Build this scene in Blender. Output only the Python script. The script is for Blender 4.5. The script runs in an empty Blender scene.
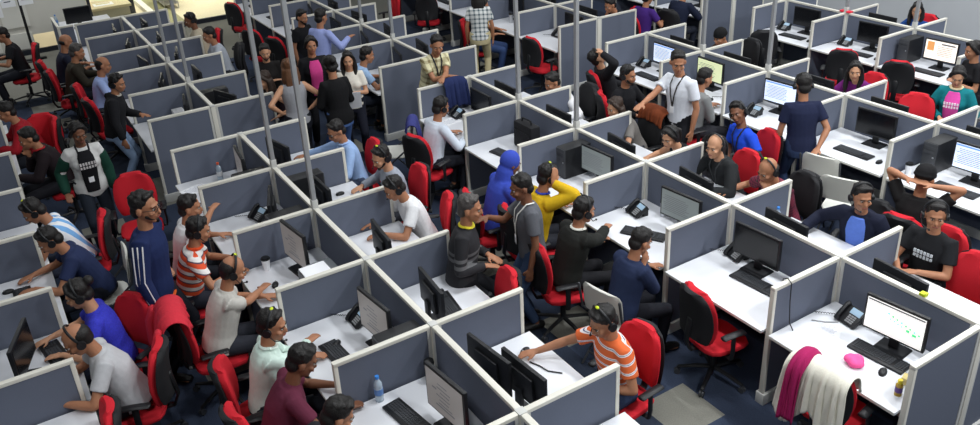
import bpy, bmesh, math, random
from mathutils import Vector, Matrix

C = bpy.context.scene.collection
SC = bpy.context.scene
RND = random.Random(7)
V = Vector
PI = math.pi

# ------------------------------------------------------------------ camera
CR = [[0.5368748788809088, 0.8424245671613868, -0.045675081494835845],
      [0.34494740675317065, -0.26859664668974315, -0.8993704064295693],
      [-0.7699198990809839, 0.46709387710606554, -0.43479496198685674]]
CP = V((16.803865, -2.332917, 4.946026))
FPX, CYPX = 838.5124, 177.94
cam_d = bpy.data.cameras.new('camera')
cam = bpy.data.objects.new('camera', cam_d)
C.objects.link(cam)
m = Matrix(((CR[0][0], -CR[1][0], -CR[2][0], CP.x),
            (CR[0][1], -CR[1][1], -CR[2][1], CP.y),
            (CR[0][2], -CR[1][2], -CR[2][2], CP.z), (0, 0, 0, 1)))
cam.matrix_world = m
cam_d.sensor_width = 36.0
cam_d.lens = FPX / 980 * 36
cam_d.shift_y = (CYPX - 212.5) / 980
cam_d.clip_end = 100
SC.camera = cam


def at(px, py, z):
    """point of the room at height z on the sight line of a photo pixel"""
    a, b = (px - 490) / FPX, (py - CYPX) / FPX
    d = V([CR[0][k] * a + CR[1][k] * b + CR[2][k] for k in range(3)])
    return CP + d * ((z - CP.z) / d.z)


# ------------------------------------------------------------------ world, lamps, exposure
w = bpy.data.worlds.new('world')
SC.world = w
w.use_nodes = True
w.node_tree.nodes['Background'].inputs[0].default_value = (0.92, 0.96, 1.0, 1)
w.node_tree.nodes['Background'].inputs[1].default_value = 0.055
SC.view_settings.view_transform = 'Standard'
SC.view_settings.look = 'None'
SC.view_settings.gamma = 1.0
SC.view_settings.use_curve_mapping = False
SC.view_settings.exposure = 0.0


def lamp(name, loc, size, power, col=(0.95, 0.98, 1.0), aim=None):
    d = bpy.data.lights.new(name, 'AREA')
    d.shape = 'RECTANGLE'
    d.size, d.size_y = size
    d.energy = power
    d.color = col
    o = bpy.data.objects.new(name, d)
    C.objects.link(o)
    o.location = loc
    if aim is not None:
        o.rotation_euler = (V(aim) - V(loc)).to_track_quat('-Z', 'Y').to_euler()
    return o


# ceiling luminaires of the hall, above the frame
for ix, (lx, pw) in enumerate([(0.5, 26), (4.5, 34), (8.5, 64), (12.5, 128), (17.0, 195)]):
    for ly, fy in ((-3.2, .5), (1.6, .9), (4.9, 1.2), (8.3, 1.2)):
        lamp('ceiling_lamp', (lx, ly, 6.2), (1.2, 0.3), pw * fy)
for lx, ly, pw in ((-1.6, -4.2, 70), (-1.6, -1.6, 70), (6.5, 11.2, 60), (9.5, 11.2, 70), (12.5, 11.2, 80)):  # unseen fill lights, added only to brighten the right and back walls
    lamp('wall_fill_light', (lx, ly, 5.2), (1.2, 0.3), pw)
lamp('lobby_lamp', (-6.0, 2.2, 3.4), (2.5, 4.0), 330, (1.0, 0.93, 0.78))


# ------------------------------------------------------------------ materials
def lin(c):
    return tuple(((v / 255) / 12.92 if v / 255 <= 0.04045 else ((v / 255 + 0.055) / 1.055) ** 2.4) for v in c)


MATS = {}


def mat(name, rgb, rough=0.6, metal=0.0, noise=0.0, scale=60, bump=0.0, emit=0.0, spec=0.4, alpha=None, trans=0.0):
    if name in MATS:
        return MATS[name]
    m = bpy.data.materials.new(name)
    m.use_nodes = True
    nt = m.node_tree
    b = nt.nodes['Principled BSDF']
    c = lin(rgb)
    b.inputs['Base Color'].default_value = (*c, 1)
    b.inputs['Roughness'].default_value = rough
    b.inputs['Metallic'].default_value = metal
    b.inputs['Specular IOR Level'].default_value = spec
    if trans:
        b.inputs['Transmission Weight'].default_value = trans
    if emit:
        b.inputs['Emission Color'].default_value = (*c, 1)
        b.inputs['Emission Strength'].default_value = emit
    if noise or bump:
        tc = nt.nodes.new('ShaderNodeTexCoord')
        n = nt.nodes.new('ShaderNodeTexNoise')
        n.inputs['Scale'].default_value = scale
        n.inputs['Detail'].default_value = 4
        nt.links.new(tc.outputs['Object'], n.inputs['Vector'])
        if noise:
            mx = nt.nodes.new('ShaderNodeMix')
            mx.data_type = 'RGBA'
            mx.inputs[6].default_value = (*[max(0, v * (1 - noise)) for v in c], 1)
            mx.inputs[7].default_value = (*[min(1, v * (1 + noise)) for v in c], 1)
            nt.links.new(n.outputs['Fac'], mx.inputs[0])
            nt.links.new(mx.outputs[2], b.inputs['Base Color'])
        if bump:
            bp = nt.nodes.new('ShaderNodeBump')
            bp.inputs['Strength'].default_value = bump
            bp.inputs['Distance'].default_value = 0.01
            nt.links.new(n.outputs['Fac'], bp.inputs['Height'])
            nt.links.new(bp.outputs['Normal'], b.inputs['Normal'])
    MATS[name] = m
    return m


def stripes(name, base, bands, period, axis=(0, 0, 1), rough=0.8):
    """woven stripes: bands = [(start fraction, colour)] repeated every period metres along axis"""
    if name in MATS:
        return MATS[name]
    m = mat(name, base, rough)
    nt = m.node_tree
    b = nt.nodes['Principled BSDF']
    tc = nt.nodes.new('ShaderNodeTexCoord')
    dp = nt.nodes.new('ShaderNodeVectorMath')
    dp.operation = 'DOT_PRODUCT'
    a = V(axis).normalized() / period
    dp.inputs[1].default_value = a
    nt.links.new(tc.outputs['Object'], dp.inputs[0])
    fr = nt.nodes.new('ShaderNodeMath')
    fr.operation = 'FRACT'
    nt.links.new(dp.outputs['Value'], fr.inputs[0])
    r = nt.nodes.new('ShaderNodeValToRGB')
    r.color_ramp.interpolation = 'CONSTANT'
    e = r.color_ramp.elements
    e[0].position, e[0].color = 0, (*lin(base), 1)
    e[1].position, e[1].color = bands[0][0], (*lin(bands[0][1]), 1)
    for p, c in bands[1:]:
        q = e.new(p)
        q.color = (*lin(c), 1)
    nt.links.new(fr.outputs[0], r.inputs[0])
    nt.links.new(r.outputs[0], b.inputs['Base Color'])
    return m


def plaid(name, base, dark, period):
    if name in MATS:
        return MATS[name]
    m = mat(name, base, 0.8)
    nt = m.node_tree
    b = nt.nodes['Principled BSDF']
    tc = nt.nodes.new('ShaderNodeTexCoord')
    fac = None
    for ax in ((1, 0.2, 0), (0, 0.3, 1)):
        dp = nt.nodes.new('ShaderNodeVectorMath')
        dp.operation = 'DOT_PRODUCT'
        dp.inputs[1].default_value = V(ax) / period
        nt.links.new(tc.outputs['Object'], dp.inputs[0])
        fr = nt.nodes.new('ShaderNodeMath')
        fr.operation = 'FRACT'
        nt.links.new(dp.outputs['Value'], fr.inputs[0])
        gt = nt.nodes.new('ShaderNodeMath')
        gt.operation = 'GREATER_THAN'
        gt.inputs[1].default_value = 0.62
        nt.links.new(fr.outputs[0], gt.inputs[0])
        if fac is None:
            fac = gt
        else:
            ad = nt.nodes.new('ShaderNodeMath')
            ad.operation = 'ADD'
            nt.links.new(fac.outputs[0], ad.inputs[0])
            nt.links.new(gt.outputs[0], ad.inputs[1])
            hv = nt.nodes.new('ShaderNodeMath')
            hv.operation = 'MULTIPLY'
            hv.inputs[1].default_value = 0.5
            nt.links.new(ad.outputs[0], hv.inputs[0])
            fac = hv
    mx = nt.nodes.new('ShaderNodeMix')
    mx.data_type = 'RGBA'
    mx.inputs[6].default_value = (*lin(base), 1)
    mx.inputs[7].default_value = (*lin(dark), 1)
    nt.links.new(fac.outputs[0], mx.inputs[0])
    nt.links.new(mx.outputs[2], b.inputs['Base Color'])
    return m


FAB = mat('panel_fabric', (99, 105, 120), 0.9, noise=0.10, scale=220, bump=0.15, spec=0.2)
CREAM = mat('cream_frame', (214, 211, 200), 0.5)
RACE = mat('raceway', (196, 196, 192), 0.5)
DESK = mat('white_laminate', (226, 228, 233), 0.35)
DKED = mat('desk_edge', (70, 72, 78), 0.5)
BLK = mat('black_plastic', (24, 25, 28), 0.45)
BLK2 = mat('black_glossy', (14, 15, 18), 0.18)
DKG = mat('dark_grey_plastic', (62, 64, 68), 0.5)
GRY = mat('grey_plastic', (150, 152, 154), 0.45)
ALU = mat('pole_paint', (158, 160, 162), 0.45, metal=0.15)
SIL = mat('silver', (190, 192, 196), 0.3, metal=0.8)
RED = mat('red_upholstery', (198, 36, 48), 0.85, noise=0.12, scale=160, bump=0.1, spec=0.2)
BKF = mat('black_chair_shell', (26, 26, 29), 0.75, noise=0.1, scale=120)
WPL = mat('white_plastic', (214, 214, 206), 0.5)
PAPER = mat('paper', (240, 241, 244), 0.8)
WHITE = mat('white', (238, 238, 240), 0.5)
INK = mat('ink', (70, 72, 90), 0.8)
HAIRB = mat('black_hair', (22, 19, 18), 0.55, noise=0.3, scale=90, bump=0.5)
HAIRD = mat('brown_hair', (48, 34, 26), 0.55, noise=0.3, scale=90, bump=0.5)
HAIRG = mat('greying_hair', (74, 70, 68), 0.6, noise=0.3, scale=90, bump=0.5)
HAIRL = mat('light_brown_hair', (98, 64, 40), 0.55, noise=0.3, scale=90, bump=0.5)
SKINS = [mat('skin_light_brown', (196, 146, 114), 0.55, noise=0.06, scale=40), mat('skin_brown', (170, 118, 88), 0.55, noise=0.06, scale=40),
         mat('skin_dark_brown', (122, 80, 58), 0.55, noise=0.06, scale=40), mat('skin_fair', (216, 172, 146), 0.55, noise=0.06, scale=40)]
EYEW = mat('eye_white', (196, 188, 180), 0.3)
EYED = mat('eye_dark', (26, 18, 15), 0.3)
LIPS = mat('lips', (142, 80, 70), 0.5)
SHOE = mat('dark_shoes', (26, 25, 26), 0.5)
LIME = mat('lime_tag', (200, 215, 40), 0.5)
YEL = mat('yellow', (236, 214, 40), 0.5)
CYAN = mat('cyan_light', (70, 190, 240), 0.4, emit=0.6)


def cloth(rgb, n=0.1):
    return mat('cloth_%d_%d_%d' % rgb, rgb, 0.85, noise=n, scale=30, bump=0.25, spec=0.2)


# ------------------------------------------------------------------ mesh helpers
class MB:
    def __init__(s):
        s.v, s.f, s.m = [], [], []

    def add(s, vs, fs, mi=0):
        k = len(s.v)
        s.v += [tuple(p) for p in vs]
        for f in fs:
            s.f.append([i + k for i in f])
            s.m.append(mi)

    def box(s, c, d, mi=0, rot=None, taper=1.0):
        x, y, z = d[0] / 2, d[1] / 2, d[2] / 2
        t = taper
        vs = [V((-x, -y, -z)), V((x, -y, -z)), V((x, y, -z)), V((-x, y, -z)), V((-x * t, -y * t, z)), V((x * t, -y * t, z)), V((x * t, y * t, z)), V((-x * t, y * t, z))]
        if rot is not None:
            vs = [rot @ q for q in vs]
        vs = [q + V(c) for q in vs]
        s.add(vs, [(3, 2, 1, 0), (4, 5, 6, 7), (0, 1, 5, 4), (1, 2, 6, 5), (2, 3, 7, 6), (3, 0, 4, 7)], mi)
        return s

    def rings(s, rs, mi=0, cap=True):
        n = len(rs[0])
        vs = [p for r in rs for p in r]
        fs = []
        for i in range(len(rs) - 1):
            for j in range(n):
                fs.append((i * n + j, i * n + (j + 1) % n, (i + 1) * n + (j + 1) % n, (i + 1) * n + j))
        if cap:
            fs.append(tuple(reversed(range(n))))
            fs.append(tuple((len(rs) - 1) * n + j for j in range(n)))
        s.add(vs, fs, mi)
        return s

    def tube(s, pts, rad, n=10, mi=0, side=None, rnd=True):
        """closed tube through pts; rad: number or (a along side, b across) per point"""
        pts = [V(p) for p in pts]
        R = [(r, r) if not isinstance(r, (tuple, list)) else r for r in (rad if isinstance(rad, (list, tuple)) and len(rad) == len(pts) else [rad] * len(pts))]
        T = []
        for i in range(len(pts)):
            a, b = pts[max(i - 1, 0)], pts[min(i + 1, len(pts) - 1)]
            d = (b - a)
            T.append(d.normalized() if d.length > 1e-9 else V((0, 0, 1)))
        if rnd:
            p0, r0, p1, r1 = pts[0], R[0], pts[-1], R[-1]
            k0, k1 = min(r0), min(r1)
            pts = [p0 - T[0] * k0 * .85, p0 - T[0] * k0 * .5] + pts + [p1 + T[-1] * k1 * .5, p1 + T[-1] * k1 * .85]
            R = [(r0[0] * .4, r0[1] * .4), (r0[0] * .82, r0[1] * .82)] + R + [(r1[0] * .82, r1[1] * .82), (r1[0] * .4, r1[1] * .4)]
            T = [T[0]] * 2 + T + [T[-1]] * 2
        u = V(side) if side is not None else (V((1, 0, 0)) if abs(T[0].x) < .8 else V((0, 1, 0)))
        rs = []
        for p, t, r in zip(pts, T, R):
            u2 = u - t * u.dot(t)
            if u2.length < 1e-6:
                u2 = t.orthogonal()
            u2.normalize()
            if side is None:
                u = u2
            v = t.cross(u2)
            rs.append([p + u2 * (math.cos(2 * PI * j / n) * r[0]) + v * (math.sin(2 * PI * j / n) * r[1]) for j in range(n)])
        return s.rings(rs, mi)

    def cyl(s, p0, p1, r0, r1=None, n=16, mi=0):
        return s.tube([p0, p1], [r0, r0 if r1 is None else r1], n, mi, rnd=False)

    def blob(s, c, r, mi=0, rot=None, nu=16, nv=10):
        r = (r, r, r) if not isinstance(r, (tuple, list)) else r
        rs = []
        for i in range(1, nv):
            a = PI * i / nv
            rs.append([V((r[0] * math.sin(a) * math.cos(2 * PI * j / nu), r[1] * math.sin(a) * math.sin(2 * PI * j / nu), -r[2] * math.cos(a))) for j in range(nu)])
        k = len(s.v)
        f = (lambda q: (rot @ q if rot is not None else q) + V(c))
        vs = [f(p) for q in rs for p in q] + [f(V((0, 0, -r[2]))), f(V((0, 0, r[2])))]
        fs = []
        for i in range(nv - 2):
            for j in range(nu):
                fs.append((i * nu + j, i * nu + (j + 1) % nu, (i + 1) * nu + (j + 1) % nu, (i + 1) * nu + j))
        b, t = len(vs) - 2, len(vs) - 1
        for j in range(nu):
            fs.append((b, (j + 1) % nu, j))
            fs.append((t, (nv - 2) * nu + j, (nv - 2) * nu + (j + 1) % nu))
        s.add(vs, fs, mi)
        return s

    def flat(s, z=0.0):
        s.v = [(x, y, max(q, z)) for x, y, q in s.v]
        return s

    def move(s, M):
        s.v = [tuple(M @ V(p)) for p in s.v]
        return s

    def mesh(s, name, mats, bevel=0.0, smooth=True):
        me = bpy.data.meshes.new(name)
        me.from_pydata(s.v, [], s.f)
        for q in (mats if isinstance(mats, (list, tuple)) else [mats]):
            me.materials.append(q)
        me.polygons.foreach_set('material_index', s.m)
        if bevel:
            bm = bmesh.new()
            bm.from_mesh(me)
            es = [e for e in bm.edges if len(e.link_faces) == 2 and e.calc_face_angle(0) > 0.7]
            bmesh.ops.bevel(bm, geom=es, offset=bevel, segments=2, affect='EDGES', profile=0.6, clamp_overlap=True)
            bm.to_mesh(me)
            bm.free()
        if smooth:
            me.polygons.foreach_set('use_smooth', [True] * len(me.polygons))
            try:
                me.set_sharp_from_angle(angle=0.7)
            except Exception:
                pass
        me.update()
        return me

    def build(s, name, mats, parent=None, bevel=0.0, smooth=True):
        return link(name, s.mesh(name, mats, bevel, smooth), parent)


def link(name, me, parent=None):
    o = bpy.data.objects.new(name, me)
    C.objects.link(o)
    if parent is not None:
        o.parent = parent
    return o


def tag(o, label, cat, group=None, kind=None):
    if label:
        o['label'] = label
    if cat:
        o['category'] = cat
    if group:
        o['group'] = group
    if kind:
        o['kind'] = kind
    return o


def thing(name, label, cat, loc=(0, 0, 0), rz=0.0, group=None):
    o = bpy.data.objects.new(name, None)
    o.empty_display_size = 0.1
    C.objects.link(o)
    o.location = loc
    o.rotation_euler = (0, 0, rz)
    return tag(o, label, cat, group)


def struct(name, mb, mats, parent=None, bevel=0.0):
    o = mb.build(name, mats, parent, bevel, smooth=False)
    if parent is None:
        o['kind'] = 'structure'
    return o


PROTO = {}
USED = set()


def put(kind, loc, rz, label, group=None, cat=None):
    """first use moves the prototype itself, later uses copy it with its parts and sub-parts"""
    root = PROTO[kind]
    kids = {}
    if kind not in USED:
        USED.add(kind)
        r = root
    else:
        r = root.copy()
        C.objects.link(r)
        for ch in root.children:
            c = ch.copy()
            C.objects.link(c)
            c.parent = r
            for g in ch.children:
                d = g.copy()
                C.objects.link(d)
                d.parent = c
    r.location = loc
    r.rotation_euler = (0, 0, rz)
    r['label'] = label
    if group:
        r['group'] = group
    return r


# ------------------------------------------------------------------ floor, walls, lobby
X0, X1, Y0, Y1 = -3.1, 19.0, -8.0, 12.4
CARPB = mat('carpet_blue', (58, 67, 86), 0.95, noise=0.35, scale=90, bump=0.3, spec=0.1)
CARPN = mat('carpet_navy', (49, 56, 70), 0.95, noise=0.35, scale=90, bump=0.3, spec=0.1)
CARPG = mat('carpet_grey', (128, 127, 119), 0.95, noise=0.3, scale=90, bump=0.3, spec=0.1)
TS, TX, TY = 0.5, 0.125, 0.09
grey_at = [(12.4, 1.3), (12.9, 1.8), (11.3, 1.8), (9.9, 1.8), (10.0, -1.2), (10.8, -1.2), (0.9, -1.6), (1.8, -1.6), (6.3, -1.5), (6.9, 1.4), (10.6, 2.2), (8.2, 1.3), (7.3, -1.2), (2.9, -1.7), (11.9, 0.9)]
greys = {(math.floor((x - TX) / TS), math.floor((y - TY) / TS)) for x, y in grey_at}
fl = MB()
xs = [X0] + [TX + TS * i for i in range(-6, 38)] + [X1]
ys = [Y0] + [TY + TS * i for i in range(-16, 25)] + [Y1]
nx, ny = len(xs), len(ys)
fv = [(x, y, 0) for x in xs for y in ys]
r5 = random.Random(3)
for i in range(nx - 1):
    for j in range(ny - 1):
        cx, cy = (xs[i] + xs[i + 1]) / 2, (ys[j] + ys[j + 1]) / 2
        key = (math.floor((cx - TX) / TS), math.floor((cy - TY) / TS))
        q = r5.random()
        mi = 2 if (key in greys or cx < 0.1) else (1 if q < .35 else 0)
        if mi != 2 and q > .94 and not (10.5 < cx < 14):
            mi = 2
        fl.f.append([i * ny + j, (i + 1) * ny + j, (i + 1) * ny + j + 1, i * ny + j + 1])
        fl.m.append(mi)
fl.v = fv
struct('floor', fl, [CARPB, CARPN, CARPG])
WALLG = mat('grey_wall_paint', (188, 191, 194), 0.8, noise=0.03, scale=4)
struct('wall_right', MB().box(((X0 + X1) / 2, Y1 + .06, 2.0), (X1 - X0, .12, 4.0)), WALLG)
PALE = mat('pale_wall', (206, 204, 195), 0.6, noise=0.05, scale=3)
PALE2 = mat('pale_panel', (220, 219, 211), 0.5, noise=0.04, scale=3)
struct('wall_back', MB().box((X0 - .06, -4.68, 1.6), (.12, 6.6, 3.2)).box((X0 - .06, -.58, 1.6), (.12, .74, 3.2)).box((X0 - .06, -1.165, 1.80), (.12, .43, 2.8)), PALE)
bk = MB()
for k in range(7):
    bk.box((X0 + .012, -1.62 - k * .62, .30), (.03, .46, .34))
    bk.box((X0 + .012, -1.62 - k * .62, 1.0), (.03, .50, .80))
struct('trim_1', bk, PALE2)
struct('wall_rear', MB().box((X0 - .06, 7.85, 1.6), (.12, 9.1, 3.2)), mat('dark_wall', (66, 70, 80), 0.8))
BB = mat('black_rail', (34, 38, 48), 0.5)
struct('baseboard_back', MB().box((X0 + .03, -4.1, .05), (.05, 7.8, .10)), BB)
# glazed lobby front between the two walls: rails, posts, clear panes
gl = MB().box((X0, 1.55, .05), (.08, 3.5, .10)).box((X0, 3.25, 1.5), (.09, .10, 3.0)).box((X0, -.17, 1.5), (.08, .06, 3.0)).box((X0, 1.55, 3.0), (.08, 3.5, .10))
win = struct('window_1', gl, BB)
GLASS = mat('clear_glass', (245, 250, 250), 0.02, trans=1.0)
struct('window_glass', MB().box((X0, 1.54, 1.5), (.012, 3.3, 2.86)), GLASS, win)
LOB = mat('lobby_tile', (236, 226, 196), 0.35, noise=0.06, scale=2.0)
struct('floor_lobby', MB().box((-8.1, 1.5, -.03), (9.9, 13, .06)), LOB)
struct('wall_lobby', MB().box((-13, 1.5, 1.5), (.1, 13, 3)), mat('lobby_wall', (200, 190, 165), 0.7))
struct('trim_2', MB().box((-6.3, 1.32, .06), (6.2, .14, .12)), mat('lobby_kerb', (236, 236, 228), 0.5))
struct('trim_3', MB().box((-6.3, 1.62, .012), (6.2, .44, .024)), mat('lobby_band', (150, 148, 108), 0.6))
struct('column_1', MB().box((-5.36, 1.02, 1.5), (.16, .12, 3.0)), BB)
# wire shelf unit and counter out in the lobby
ct = thing('lobby_bench', 'low olive lobby bench with beige top behind the glass', 'bench', (-4.25, 0.25, 0))
MB().box((0, 0, .25), (.7, 1.0, .5)).build('body', mat('olive_board', (170, 164, 140), .6), ct, .01)
MB().box((0, 0, .53), (.8, 1.1, .06)).build('bench_top', mat('beige_top', (214, 200, 160), .5), ct, .01)
bx = thing('notice_sheet', 'bright white sheet lying on the olive lobby bench', 'paper', (-4.2, 0.25, .5605))
MB().box((0, 0, .002), (.30, .42, .004)).build('sheet', PAPER, bx, smooth=False)
MB().box((-.05, 0, .005), (.10, .30, .002)).build('printed_block', mat('pale_ink', (210, 200, 150), .8), bx, smooth=False)
PK = [((190, 60, 60), 'red'), ((240, 240, 236), 'white'), ((90, 110, 140), 'slate'), ((220, 170, 160), 'pink'), ((70, 60, 60), 'dark brown'), ((230, 228, 220), 'ivory')]
sh = thing('display_shelf', 'low wire display shelf out in the bright lobby', 'shelf', (-5.6, 1.9, 0))
g = MB()
for z in (.12, .5, .858):
    g.box((0, 0, z), (1.1, .38, .02))
g.build('shelf_board', SIL, sh)
for sx in (-.53, .53):
    for sy in (-.17, .17):
        MB().cyl((sx, sy, 0), (sx, sy, .868), .012, n=8).build('upright', SIL, sh)
for k, (c, nm) in enumerate(PK):
    o = MB().box((0, 0, .12), (.14, .22, .24), taper=.92).box((0, 0, .25), (.06, .10, .02)).build('display_box', mat('box_' + nm.replace(' ', '_'), c, .6), None, .008)
    o.location = (-6.03 + .17 * k, 1.9, .8705)
    tag(o, '%s display box on the wire shelf in the lobby' % nm, 'box', 'display boxes in the lobby')

# black sign stand with white notices, front of the back wall
pz = at(36, 60, 0)
st = thing('sign_stand', 'black upright sign stand holding white notices by pale back wall', 'sign stand', (pz.x, pz.y, 0))
MB().tube([(0, 0, .02), (0, 0, 1.75)], .028, 10).build('pole', BLK, st)
MB().box((0, 0, .02), (.10, .42, .04)).box((0, 0, .02), (.42, .10, .04)).build('base', BLK, st, .006)
for k, (dy, dz) in enumerate(((-.20, 1.32), (.12, 1.32), (-.47, 1.14))):
    s2 = MB().box((.03, dy, dz), (.012, .26, .34)).build('notice_board', PAPER, st, .003, smooth=False)
    q = MB()
    for i in range(3):
        q.box((.0365, dy - .01, dz + .06 - i * .06), (.002, .18 - .03 * i, .018))
    q.box((.0365, dy + .06, dz + .12), (.002, .06, .04))
    q.build('printed_text', INK, s2, smooth=False)
# rear table at the head of the first bench, with monitor and bottle
tb = thing('side_table', 'white table behind the end panel of the first bench', 'table', (-1.22, -.50, 0))
MB().box((0, 0, .735), (2.1, 1.08, .03)).build('tabletop', DESK, tb, .005)
for sx in (-.98, .98):
    for sy in (-.48, .48):
        MB().box((sx, sy, .36), (.05, .05, .72)).build('leg', GRY, tb, .004)

# ------------------------------------------------------------------ partition benches
W, H, D = 1.2, 1.1666, 0.83
BEN = {'A': (0.0, 0.0), 'B': (3.588, 3.261), 'C': (4.809, 6.499), 'D': (7.262, 9.674), 'L': (5.994, -3.2234)}


def cross_panel_proto():
    """runs along +y from the spine; origin on the floor at the spine"""
    t = thing('cubicle_side_panel', 'x', 'partition')
    L0, L1 = .034, D
    yc, ln = (L0 + L1) / 2, L1 - L0
    MB().box((0, yc, .615), (.034, ln - .05, 1.04)).build('fabric_panel', FAB, t)
    MB().box((0, yc, H - .016), (.046, ln, .032)).build('top_rail', CREAM, t, .006)
    MB().box((0, L1 - .017, .6221), (.044, .034, 1.024)).build('end_post', CREAM, t, .006)
    MB().box((0, L0 + .014, .61), (.046, .028, 1.07)).build('inner_stile', RACE, t)
    MB().box((0, (.036 + D + .008) / 2, .055), (.085, D + .008 - .036, .11)).build('base_raceway', RACE, t, .006)
    return t


def spine_proto():
    """runs along +x between two nodes; origin at the first node"""
    t = thing('cubicle_spine_panel', 'x', 'partition')
    a, b = .034, W - .034
    MB().box((W / 2, 0, .615), (b - a - .06, .042, 1.03)).build('fabric_panel', FAB, t)
    MB().box((W / 2, 0, H - .016), (b - a, .05, .032)).build('top_rail', CREAM, t, .006)
    for x in (a + .015, b - .015):
        MB().box((x, 0, .61), (.03, .05, 1.07)).build('stile', RACE, t)
    MB().box((W / 2, 0, .055), (b - a, .085, .11)).build('base_raceway', RACE, t, .006)
    return t


def post_proto():
    t = thing('connector_post', 'x', 'post')
    MB().box((0, 0, (H - .012) / 2), (.062, .062, H - .012)).build('post_body', CREAM, t, .005)
    c = MB().box((0, 0, H - .004), (.066, .066, .016)).build('post_cap', RACE, t, .004)
    return t


def desk_proto():
    """spans +x from the node, +y from the spine"""
    t = thing('desk', 'x', 'desk')
    d1 = .865
    MB().box((W / 2, (.035 + d1) / 2, .730), (W - .075, d1 - .035, .026)).build('desktop', DESK, t, .004)
    MB().box((W / 2, d1 - .001, .730), (W - .08, .006, .022)).build('edge_band', WPL, t)
    for x in (.075, W - .075):
        MB().box((x, .36, .665), (.03, .60, .10)).build('bracket', DKG, t, .004)
    return t


PROTO['wing'] = cross_panel_proto()
PROTO['spine'] = spine_proto()
PROTO['post'] = post_proto()
PROTO['desk'] = desk_proto()

WHO = {
    'AL': {0: "bald man's desk", 1: "olive jacket man's desk", 2: "pale blue shirt man's desk", 3: "grey hood man's desk", 4: "desk with white carton",
           6: "orange-capped bottle desk", 7: "chin-resting man's desk", 8: "beige tee man's desk", 9: "mint shirt man's desk", 10: "maroon shirt man's desk", 11: "bottom edge corner desk"},
    'AR': {0: "far lobby-end desk", 1: "desk of tan-collared man", 2: "desk of man near glass door", 3: "black notebook desk", 4: "blue bottle desk",
           6: "spectacled man's desk", 7: "grey shirt bearded man's desk", 8: "white tee man's desk", 9: "desk beside lanyard sweatshirt man", 10: "orange striped man's desk", 11: "cut-off lower desk"},
    'BL': {-4: "lobby-end second bench desk", -3: "desk by nearest lobby chair", -2: "desk by lobby-side red chair", -1: "desk by middle red chair", 0: "desk by standing blue-shirted man", 1: "seated sky-blue shirt man's desk",
           3: "white shirt man's desk", 4: "black case desk", 5: "yellow shirt man's desk", 6: "black suit man's desk", 7: "desk with empty red-black chair", 8: "white shawl desk"},
    'BR': {-3: "third far dim desk", -2: "far dim desk", -1: "second far dim desk", 0: "red chair back desk", 1: "desk before large dark chair",
           3: "white sleeve man's desk", 4: "brown-haired woman's desk", 5: "outstretched arm woman's desk", 6: "maroon checked shirt man's desk", 7: "navy jacket man's desk", 8: "black tee man's desk"},
    'CL': {-4: "topmost edge desk", -3: "large dark chair desk", -2: "top-edge white desk", -1: "checked shirt woman's desk", 0: "mug and phone desk", 2: "reclining man's desk", 3: "pale yellow screen desk", 4: "navy polo man's desk", 5: "white folding chairs desk", 6: "black-capped man's desk"},
    'CR': {-2: "upper dim desk", -1: "second upper dim desk", 0: "red-collared dark desk", 2: "beanie man's neighbour desk", 3: "beanie man's desk", 4: "purple top woman's desk", 5: "bare red chair desk", 6: "teal jacket woman's desk"},
    'DL': {-3: "dark jacket person's desk", -2: "purple top person's desk", 0: "black chair desk", 1: "dark monitor red-trim chair desk", 2: "bright screen far desk", 3: "right-edge far desk"},
    'DR': {-2: "far wall-side desk", 0: "wall-side dark desk", 1: "blue top woman's desk", 2: "wall-side end desk"},
    'LR': {-6: "edge desk far", -5: "edge desk beside lobby", -4: "edge desk four", -3: "left far desk", -2: "red jacket man's desk", -1: "black-red jacket man's desk", 1: "striped jersey man's desk", 2: "navy tee man's desk", 3: "blue lace woman's desk", 4: "bottom left corner desk"},
}
RNG = {'A': range(0, 13), 'B': range(-4, 10), 'C': range(-4, 8), 'D': range(-3, 4), 'L': range(-2, 6)}
GAPN = {'A': 5, 'B': 2, 'C': 1, 'D': -1, 'L': 0}   # cell that is the open walkway
SKIPWING = {('C', 7, 1), ('C', 7, -1), ('D', 3, 1)}
BNAME = {'A': 'first', 'B': 'second', 'C': 'third', 'D': 'fourth', 'L': 'left-edge'}


def who(b, s, i):
    return WHO.get(b + ('L' if s < 0 else 'R'), {}).get(i)


def sp(b, s, i, lx, d, z=0.0):
    """room point in a cell: lx along the bench from its first post, d out from the spine"""
    o = BEN[b]
    return V((o[0] + i * W + lx, o[1] + s * d, z))


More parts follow.
